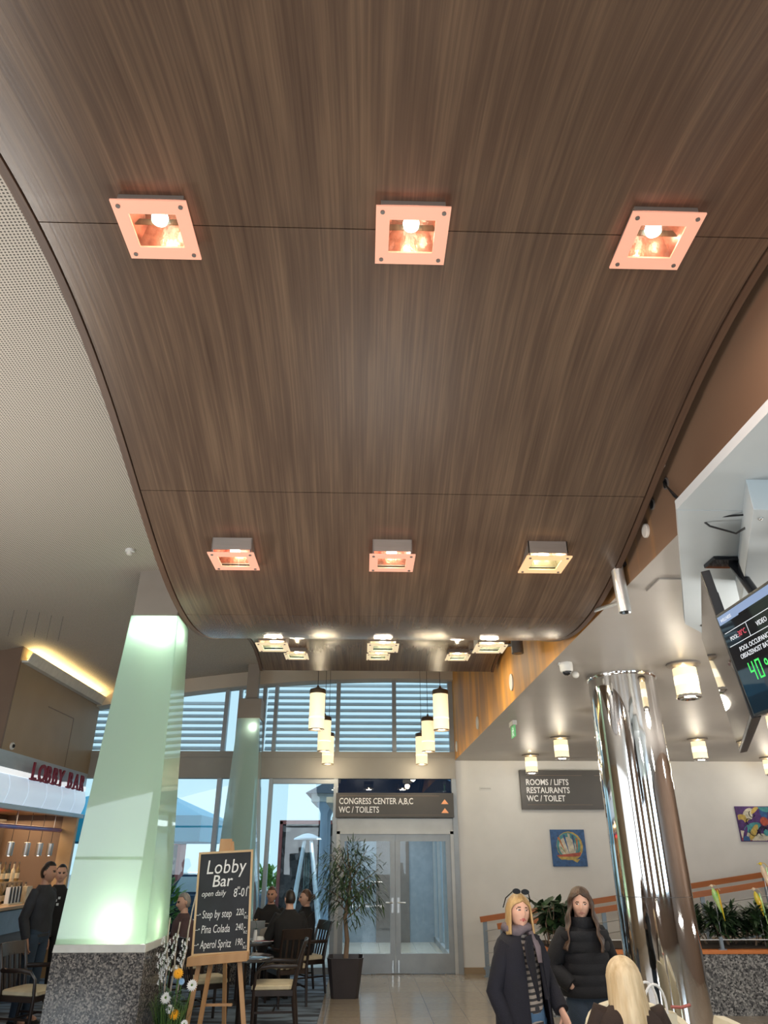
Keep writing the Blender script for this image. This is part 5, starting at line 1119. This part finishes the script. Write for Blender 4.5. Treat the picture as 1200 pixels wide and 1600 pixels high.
def hair_shell(c, M, s, zbot, gap, rx, ry, nv=26, nu=46, thick=.012, flare=0.0, part=.0, wave=0.0, gap_top=.5, seed=0, back=0.0, fwd=0.0):
    """strand curtain round the head: gap(z) = half angle left open at the face"""
    c = Vector(c); m = MB(); rnd = random.Random(seed); rings = []; ph = [rnd.uniform(0, 6) for _ in range(6)]
    zt = .128
    for j in range(nv + 1):
        v = j / nv; ztgt = zt + (zbot - zt) * (v ** 1.25 if v < .5 else v ** 1.25)
        z = ztgt; ring = []
        k = math.sqrt(max(0.0006, 1 - (max(0, z) / zt) ** 2)) if z > 0 else 1.0
        hz = gap_top * .116
        g = 0.0 if z > hz else gap * min(1, ((hz - z) / .05)) ** .6
        for i in range(nu + 1):
            u = i / nu; a = g + (2 * PI - 2 * g) * u
            st = 1 + .028 * math.sin(17 * a + ph[0] + 9 * z * wave) + .02 * math.sin(31 * a + ph[1]) + .03 * wave * math.sin(z * 55 + ph[2] + 2 * math.sin(2 * a))
            down = max(0, -z)
            X = rx * k * math.sin(a) * st * (1 + flare * down); Y = -ry * k * math.cos(a) * st * (1 + flare * down * .6) + back * down * max(0, -math.cos(a)) - fwd * down * max(0, math.cos(a))
            if z > 0: X *= 1.0
            ring.append(tuple(c + M @ (Vector((X, Y + .004, z)) * s)))
        rings.append(ring)
    m.loft(rings, cap=False, closed=False)
    return m, thick
def build_hair(parent, name, mat, args):
    m, th = hair_shell(**args); o = m.build(name, mat, parent, sharp=1.2); q = o.modifiers.new('thick', 'SOLIDIFY'); q.thickness = th; q.offset = 1; return o
def short_hair(parent, c, M, s, mat, top=.62, nape=-.55, name='hair'):
    m = MB(); vs, fs, uv = head_pts((40, 34), False); c = Vector(c); keep = []
    for f in fs:
        fz = sum(uv[i][1] for i in f) / 4; y = sum(uv[i][2] for i in f) / 4
        lim = top if y < -.35 else (top + (y + .35) / .55 * (nape * .2 - top) if y < .2 else nape)
        if fz > lim: keep.append(f)
    m.add([c + M @ Vector((v[0] * 1.085 * s, v[1] * 1.07 * s + .002, v[2] * 1.065 * s + .004)) for v in vs], keep); o = m.build(name, mat, parent, sharp=1.2)
    q = o.modifiers.new('thick', 'SOLIDIFY'); q.thickness = .010; q.offset = -1
def ering(c, rx, ry, n=28, yaw=0.0, sup=2.4):
    out = []
    for i in range(n):
        a = 2*PI*i/n; x = math.copysign(abs(math.cos(a)) ** (2/sup), math.cos(a)) * rx; y = math.copysign(abs(math.sin(a)) ** (2/sup), math.sin(a)) * ry
        out.append((c[0] + x * math.cos(yaw) - y * math.sin(yaw), c[1] + x * math.sin(yaw) + y * math.cos(yaw), c[2]))
    return out
def person(name_lab, loc, rz, J, s, skin, lip, head, hair, parts, female=True, res=(56, 44), hands=(), gaze=0.0, cat='person'):
    """J: joints in local space facing -Y; head: (centre, yaw, pitch, roll, size)"""
    t = thing('person', name_lab, cat, loc, R(rz))
    jt = {'pelvis': (J['pelvis'], (.13 * s, .10 * s)), 'waist': (J['waist'], (.11 * s, .085 * s)), 'chest': (J['chest'], (.095 * s, .08 * s)), 'neckb': (J['neckb'], .06 * s), 'neck': (J['neck'], .048 * s), 'skull': (J['skull'], .05 * s)}
    ed = [('pelvis', 'waist'), ('waist', 'chest'), ('chest', 'neckb'), ('neckb', 'neck'), ('neck', 'skull')]
    for q in 'LR':
        jt.update({'sh' + q: (J['sh' + q], .034 * s), 'el' + q: (J['el' + q], .038 * s), 'wr' + q: (J['wr' + q], .024 * s), 'hip' + q: (J['hip' + q], .085 * s), 'kn' + q: (J['kn' + q], .055 * s), 'an' + q: (J['an' + q], .036 * s), 'toe' + q: (J['toe' + q], .032 * s)})
        ed += [('chest', 'sh' + q), ('sh' + q, 'el' + q), ('el' + q, 'wr' + q), ('pelvis', 'hip' + q), ('hip' + q, 'kn' + q), ('kn' + q, 'an' + q), ('an' + q, 'toe' + q)]
    vs, fs = skin_mesh(jt, ed, 'pelvis'); mb = MB(); mb.use(skin); mb.add(vs, fs)
    hc, yaw, pit, rol, hs = head; M = frame(R(yaw), R(pit), R(rol)); add_head(mb, hc, M, hs, skin, lip, res, female, gaze)
    for (w, d, pn, sd, cu) in hands: add_hand(mb, w, d, pn, sd, s, cu)
    mb.build('body', None, t, sharp=1.3)
    hair(t, Vector(hc), M, hs)
    for nm, mat, fn in parts:
        m = MB(); fn(m); m.build(nm, mat, t, sharp=.9)
    return t
def standing(h, armL=None, armR=None, lean=0.0):
    k = h / 1.65; J = {'pelvis': (0, 0, .90), 'waist': (0, .0, 1.06), 'chest': (0, .005, 1.24), 'neckb': (0, .01, 1.385), 'neck': (0, .005, 1.44), 'skull': (0, 0, 1.52)}
    for q, sg in (('L', 1), ('R', -1)):
        J.update({'sh' + q: (sg * .150, .01, 1.315), 'el' + q: (sg * .225, .03, 1.07), 'wr' + q: (sg * .22, -.04, .84), 'hip' + q: (sg * .09, 0, .86), 'kn' + q: (sg * .095, -.01, .47), 'an' + q: (sg * .10, .02, .08), 'toe' + q: (sg * .11, -.13, .035)})
    if armL: J['elL'], J['wrL'] = armL
    if armR: J['elR'], J['wrR'] = armR
    return {a: tuple(c * k for c in b) for a, b in J.items()}
def seated(h, seat=.47, armL=None, armR=None, lean=0.0):
    k = h / 1.65; z0 = seat + .09; J = {'pelvis': (0, .0, z0), 'waist': (0, lean * .3, z0 + .17 * k), 'chest': (0, lean * .7, z0 + .36 * k), 'neckb': (0, lean, z0 + .505 * k), 'neck': (0, lean, z0 + .56 * k), 'skull': (0, lean - .005, z0 + .64 * k)}
    for q, sg in (('L', 1), ('R', -1)):
        J.update({'sh' + q: (sg * .158 * k, lean, z0 + .43 * k), 'el' + q: (sg * .235 * k, lean - .06, z0 + .19 * k), 'wr' + q: (sg * .16 * k, lean - .27, z0 + .20), 'hip' + q: (sg * .09 * k, -.04, z0 - .01), 'kn' + q: (sg * .12 * k, -.44 * k, z0 + .0), 'an' + q: (sg * .12 * k, -.42 * k, .08), 'toe' + q: (sg * .13 * k, -.57 * k, .035)})
    if armL: J['elL'], J['wrL'] = armL
    if armR: J['elR'], J['wrR'] = armR
    return J
def V3(a): return Vector(a)
def sleeve(m, J, q, r0, r1, r2, s, cuff=.0):
    sh, el, wr = V3(J['sh' + q]), V3(J['el' + q]), V3(J['wr' + q]); c = V3(J['chest']); inn = sh.lerp(c, .35)
    wr2 = el.lerp(wr, 1 - cuff); pts = [inn, sh, sh.lerp(el, .35), sh.lerp(el, .75), el, el.lerp(wr2, .3), el.lerp(wr2, .75), wr2]
    m.tube(pts, [r0 * .72 * s, r0 * .95 * s, r0 * .97 * s, r1 * 1.02 * s, r1 * s, r1 * .97 * s, r2 * 1.08 * s, r2 * s], 14)
def top(J, s, hem, wid, dep, sl=(.066, .054, .042), collar=None, q='LR'):
    """torso garment; hem: list of (z, half width, half depth) below the chest"""
    def fn(m):
        c = V3(J['chest']); nb = V3(J['neckb']); p = V3(J['pelvis']); rings = []
        for z, a, b in hem:
            t = max(0, min(1, (z - p.z) / (nb.z - p.z))); o = p.lerp(nb, t); rings.append(ering((o.x, o.y, z), a * s, b * s))
        shz = V3(J['shL']).z; o = c.lerp(nb, .4)
        rings += [ering((o.x, o.y, shz - .06 * s), wid * s, dep * s), ering((o.x, o.y, shz - .005 * s), wid * .90 * s, dep * .88 * s), ering((nb.x, nb.y, shz + .035 * s), wid * .55 * s, dep * .68 * s), ering((nb.x, nb.y, nb.z + .015 * s), .068 * s, .066 * s)]
        if collar: rings += [ering((nb.x, nb.y - .004, nb.z + collar * s * .5), .073 * s, .073 * s), ering((nb.x, nb.y - .008, nb.z + collar * s), .068 * s, .070 * s)]
        m.loft(rings)
        for x in q: sleeve(m, J, x, *sl, s, .06)
    return fn
def trousers(J, s, r=(.098, .072, .055)):
    def fn(m):
        p = V3(J['pelvis']); h0 = V3(J['hipL']); 
        for q in 'LR':
            h, k, a = V3(J['hip' + q]), V3(J['kn' + q]), V3(J['an' + q]); m.tube([p.lerp(h, .4) + Vector((0, .0, .05 * s)), h, h.lerp(k, .5), k, k.lerp(a, .5), a + Vector((0, 0, -.02))], [r[0] * s, r[0] * 1.02 * s, r[0] * .86 * s, r[1] * s, r[1] * .93 * s, r[2] * s], 16)
        m.loft([ering((p.x, p.y, p.z - .10 * s), .12 * s, .095 * s), ering((p.x, p.y, p.z), .172 * s, .115 * s), ering((p.x, p.y, p.z + .10 * s), .15 * s, .105 * s)])
    return fn
def shoe(J, q):
    def fn(m):
        a, t = V3(J['an' + q]), V3(J['toe' + q]); d = (t - a); d.z = 0; d.normalize(); a0 = Vector((a.x, a.y, 0)) - d * .07
        sd = Vector((-d.y, d.x, 0)); rings = []
        for u, w, h in ((0, .026, .07), (.05, .034, .085), (.11, .036, .08), (.18, .043, .055), (.24, .036, .045), (.27, .02, .03)):
            rings.append([tuple(a0 + d * u + sd * w * x + Vector((0, 0, h * z))) for x, z in ((-1, 0), (-1, .45), (-.6, .9), (0, 1), (.6, .9), (1, .45), (1, 0), (0, 0))])
        m.loft(rings)
    return fn
def shoes(J): return [('shoe', 'shoe_dark', shoe(J, 'L')), ('shoe', 'shoe_dark', shoe(J, 'R'))]

# woman in the long navy coat, turned to our right, face up and towards the viewer
J = standing(1.60, armL=((.24, -.05, 1.08), (.17, -.20, .93)), armR=((-.235, .06, 1.06), (-.20, -.03, .86)))
hc = (0.0, -.015, 1.487)
def w1_hair(t, c, M, s): 
    build_hair(t, 'hair', 'hair_blonde', dict(c=c, M=M, s=s, zbot=-.150, gap=R(57), rx=.094, ry=.108, flare=.9, seed=3, gap_top=.56, back=.06))
    m = MB()
    for sd in (-1, 1): m.loft([[tuple(c + M @ Vector((sd * .033 + .030 * math.cos(a), -.062 - .012 * k, .122 + .018 * math.sin(a)))) for a in [2*PI*i/14 for i in range(14)]] for k in (0, 1)])
    for sd in (-1, 1): m.tube([c + M @ Vector((sd * .06, -.06, .12)), c + M @ Vector((sd * .092, -.0, .085)), c + M @ Vector((sd * .098, .05, .03))], .004, 6)
    m.build('sunglasses', 'black_gloss', t)
def coat1(m):
    rings = []
    for z, a, b, y in ((.34, .225, .175, .0), (.55, .225, .17, .0), (.80, .215, .165, .0), (1.0, .205, .155, .005), (1.16, .205, .15, .01), (1.27, .20, .135, .01), (1.325, .165, .11, .015), (1.36, .10, .09, .02), (1.375, .072, .075, .02)):
        full = ering((0, y, z), a, b, 40); rings.append(full)
    op = []
    for r, (z, hw) in zip(rings, ((.34, 4), (.55, 4), (.80, 3), (1.0, 3), (1.16, 3), (1.27, 3), (1.325, 3), (1.36, 3), (1.375, 2))):
        k0 = 30; idx = [(k0 + hw + i) % 40 for i in range(0, 41 - 2 * hw)]; n_ = 34
        sel = []
        for i in range(n_):
            f = i / (n_ - 1) * (len(idx) - 1); i0 = int(f); i1 = min(len(idx) - 1, i0 + 1); p = Vector(r[idx[i0]]).lerp(Vector(r[idx[i1]]), f - i0); sel.append(p)
        cx = Vector((0, 0, z)); inner = [p.lerp(Vector((0, 0, p.z)), .07) for p in sel]; op.append([tuple(p) for p in sel] + [tuple(p) for p in inner[::-1]])
    m.loft(op)
    for x in 'LR': sleeve(m, J, x, .070, .058, .050, 1.0, .05)
def lapels(m):
    for sd in (-1, 1):
        m.hexa([(sd * .035, -.172, .98), (sd * .055, -.176, .98), (sd * .055, -.162, .98), (sd * .035, -.158, .98)], [(sd * .02, -.13, 1.36), (sd * .075, -.125, 1.345), (sd * .075, -.11, 1.345), (sd * .02, -.12, 1.36)])
        m.hexa([(sd * .055, -.176, 1.0), (sd * .12, -.166, 1.20), (sd * .12, -.150, 1.20), (sd * .055, -.160, 1.0)], [(sd * .06, -.13, 1.34), (sd * .10, -.135, 1.30), (sd * .10, -.12, 1.30), (sd * .06, -.115, 1.34)])
def btn(z): return lambda m: m.tube([(-.075, -.165, z), (-.075, -.178, z)], .016, 14)
def scarf1(m):
    pts = [(.085 * math.cos(a) * (1 + .08 * math.sin(5 * a)), .01 + .078 * math.sin(a), 1.385 + .012 * math.sin(3 * a)) for a in [2*PI*i/24 for i in range(25)]]; m.tube(pts, [.034 + .006 * math.sin(i) for i in range(25)], 10)
    m.tube([(.02, -.09, 1.37), (.03, -.135, 1.28), (.025, -.15, 1.19)], [(.03, .02), (.034, .018), (.026, .012)], 10)
person('woman with blonde bob in a long navy coat, sunglasses on her hair', (1.12, 5.75, 0), 40, J, .97, 'skin_light', 'lip_red', (hc, -30, -10, 4, .97), w1_hair,
    [('jumper', 'jumper_stripe', top(J, .97, [(.78, .15, .11), (.95, .15, .115), (1.1, .15, .115)], .165, .105, (.05, .044, .036))), ('jeans', 'jeans_blue', trousers(J, .97)), ('coat', 'coat_navy', coat1), ('lapel', 'coat_navy', lapels), ('button', 'knit_dark', btn(.94)), ('button', 'knit_dark', btn(.80)), ('button', 'knit_dark', btn(.66)), ('scarf', 'scarf_grey', scarf1)] + shoes(J),
    hands=[(J['wrL'], (-.12, -.5, -.75), (-.8, .3, 0), 1, .45), (J['wrR'], (0, -.2, -1), (1, 0, 0), -1, .4)], gaze=.03)

# woman in the black padded coat with long brown hair
J2 = standing(1.625, armL=((.27, .06, 1.10), (.185, -.075, .99)), armR=((-.265, .06, 1.10), (-.175, -.075, .99)))
def w2_hair(t, c, M, s): build_hair(t, 'hair', 'hair_brown', dict(c=c, M=M, s=s, zbot=-.300, gap=R(54), rx=.098, ry=.112, flare=2.3, wave=1.8, seed=8, gap_top=.66, nv=44, nu=60, back=.30, fwd=.80))
def puffer(m):
    rings = []; z = .90
    while z < 1.30: 
        for dz, k in ((0, .965), (.022, 1.02), (.048, 1.02), (.07, .965)): 
            w_ = .205 - .03 * math.exp(-((z - 1.08) / .08) ** 2); rings.append(ering((0, .005, z + dz), w_ * k, .155 * k, 32))
        z += .072
    rings += [ering((0, .01, 1.325), .165, .11, 32), ering((0, .01, 1.355), .10, .09, 32), ering((0, .005, 1.375), .078, .08, 32)]; m.loft(rings)
    for q in 'LR': sleeve(m, J2, q, .078, .068, .058, 1.0, .0)
def collar2(m): m.loft([ering((0, .0, z), a, b, 28) for z, a, b in ((1.33, .085, .085), (1.355, .097, .097), (1.38, .090, .094), (1.402, .094, .096), (1.42, .080, .084), (1.415, .065, .07))], cap=False)
person('woman with long brown hair in a black padded coat before the column', (1.735, 6.33, 0), 14, J2, .98, 'skin_light', 'lip_pale', ((0, -.022, 1.508), -27, 3, 2, .98), w2_hair,
    [('padded_coat', 'coat_black', puffer), ('snood', 'coat_black', collar2), ('jeans', 'jeans_dark', trousers(J2, 1.0))] + shoes(J2), hands=[(J2['wrL'], (-.75, .15, -.35), (0, .8, 0), 1, .5), (J2['wrR'], (.75, .15, -.35), (0, .8, 0), -1, .5)])

# blonde woman seen from behind, seated
J3 = seated(1.64, .50)
def w3_hair(t, c, M, s): build_hair(t, 'hair', 'hair_platinum', dict(c=c, M=M, s=s, zbot=-.200, gap=R(46), rx=.100, ry=.112, flare=.75, seed=12, gap_top=.55, back=.10, nv=30))
person('blonde woman in a dark brown cardigan seated with her back to us', (1.575, 4.93, 0), 172, J3, 1.0, 'skin_light', 'lip_pale', ((0, -.02, 1.182), 2, 2, 3, 1.02), w3_hair,
    [('cardigan', 'cardigan_brown', top(J3, 1.0, [(.47, .17, .13), (.60, .165, .125), (.75, .16, .12)], .205, .125, (.07, .058, .045))), ('trousers', 'trouser_black', trousers(J3, 1.0))] + shoes(J3), hands=[(J3['wrL'], (-.4, -1, -.2), (0, 0, -1), -1, .4), (J3['wrR'], (.4, -1, -.2), (0, 0, -1), 1, .4)])

# man standing at the bar, seen in profile
LOW = (36, 28)
J4 = standing(1.775, armL=((.225, .05, 1.06), (.22, .0, .83)), armR=((-.225, .05, 1.06), (-.215, -.03, .84)))
def mk(mat, **k): return lambda t, c, M, s: short_hair(t, c, M, s, mat, **k)
k4 = 1.775 / 1.65
person('dark haired man in a dark sweater and jeans standing at the bar', (-4.12, 10.42, 0), 78, J4, k4, 'skin_tan', 'lip_pale', ((0, -.015, 1.648), 6, 0, 0, 1.04), mk('hair_dark'),
    [('sweater', 'knit_dark', top(J4, k4, [(.93, .165, .115), (1.05, .16, .115), (1.2, .17, .12)], .20, .125, (.07, .058, .046))), ('jeans', 'jeans_dark', trousers(J4, k4))] + shoes(J4), female=False, res=LOW, hands=[(J4['wrL'], (0, -.15, -1), (-1, 0, 0), 1, .45), (J4['wrR'], (0, -.15, -1), (1, 0, 0), -1, .45)])
J5 = standing(1.73); k5 = 1.73 / 1.65
person('man in a black t shirt with glasses on his forehead behind the first man', (-4.37, 11.55, 0), 15, J5, k5, 'skin_light', 'lip_pale', ((0, -.015, 1.607), 10, 0, 0, 1.02), mk('hair_dark', top=.7),
    [('t_shirt', 'shirt_black', top(J5, k5, [(.90, .165, .115), (1.1, .165, .115)], .20, .12, (.068, .058, .05))), ('trousers', 'trouser_black', trousers(J5, k5)),
     ('shirt_print', 'louver_white', lambda m: [m.box(x, x + .03, -.145, -.135, z, z + .03) for x, z in ((-.05, 1.30), (-.01, 1.26), (.03, 1.29), (-.03, 1.20), (.02, 1.21))])] + shoes(J5), female=False, res=LOW, hands=[(J5['wrL'], (0, -.15, -1), (-1, 0, 0), 1, .45), (J5['wrR'], (0, -.15, -1), (1, 0, 0), -1, .45)])

# the three guests at the table
J6 = seated(1.78, .49, armL=((.25, -.10, .80), (.12, -.30, .80)), armR=((-.25, -.10, .80), (-.12, -.30, .80)))
person('man in a dark jacket seated at the table facing us', (-1.46, 12.92, 0), 12, J6, 1.07, 'skin_tan', 'lip_pale', ((0, -.03, 1.272), -20, 0, 0, 1.0), mk('hair_auburn'),
    [('jacket', 'shirt_black', top(J6, 1.07, [(.52, .17, .13), (.70, .17, .125)], .21, .13)), ('trousers', 'trouser_black', trousers(J6, 1.05))] + shoes(J6), female=False, res=LOW, hands=[(J6['wrL'], (-.5, -.8, -.2), (0, 0, -1), 1, .4), (J6['wrR'], (.5, -.8, -.2), (0, 0, -1), -1, .4)])
J7 = seated(1.80, .49, armL=((.27, -.08, .82), (.15, -.30, .82)), armR=((-.27, -.08, .82), (-.15, -.30, .82)), lean=-.03)
person('man in a black jacket seated at the table with his back to us', (-1.03, 11.62, 0), 203, J7, 1.1, 'skin_light', 'lip_pale', ((0, -.05, 1.275), 8, 0, 0, .98), mk('hair_dark', nape=-.45),
    [('jacket', 'shirt_black', top(J7, 1.1, [(.50, .18, .135), (.62, .185, .135), (.78, .19, .135)], .225, .135, (.075, .064, .05))), ('trousers', 'trouser_black', trousers(J7, 1.05))] + shoes(J7), female=False, res=LOW, hands=[(J7['wrL'], (-.5, -.8, -.2), (0, 0, -1), -1, .4), (J7['wrR'], (.5, -.8, -.2), (0, 0, -1), 1, .4)])
J8 = seated(1.70, .49)
def w8_hair(t, c, M, s):
    short_hair(t, c, M, s, 'hair_auburn', top=.6, nape=-.4); m = MB(); p = c + M @ Vector((0, .115, .01)); m.ell(p, (.048, .042, .045), 14, 9); m.build('hair_bun', 'hair_auburn', t)
person('woman with a hair bun in black seated in profile at the table', (-.86, 12.55, 0), -60, J8, 1.0, 'skin_light', 'lip_pale', ((0, -.02, 1.245), -18, 0, 0, 1.0), w8_hair,
    [('blouse', 'shirt_black', top(J8, 1.0, [(.52, .16, .12), (.66, .155, .12)], .19, .12, collar=.03)), ('trousers', 'trouser_black', trousers(J8, 1.0))] + shoes(J8), res=LOW, hands=[(J8['wrL'], (-.3, -.8, -.2), (0, 0, -1), 1, .4), (J8['wrR'], (.3, -.8, -.2), (0, 0, -1), -1, .4)])
J9 = seated(1.66, .49, lean=-.06)
person('grey haired guest in a dull rose cardigan half hidden behind the glass column', (-2.50, 11.65, 0), -60, J9, 1.05, 'skin_light', 'lip_pale', ((0, -.08, 1.24), 0, 6, 0, 1.0), mk('hair_grey', nape=-.6),
    [('cardigan', 'cardigan_rose', top(J9, 1.05, [(.52, .18, .14), (.66, .18, .14)], .21, .14)), ('trousers', 'trouser_black', trousers(J9, 1.0))] + shoes(J9), res=LOW, hands=[(J9['wrL'], (-.3, -.8, -.2), (0, 0, -1), 1, .4), (J9['wrR'], (.3, -.8, -.2), (0, 0, -1), -1, .4)])
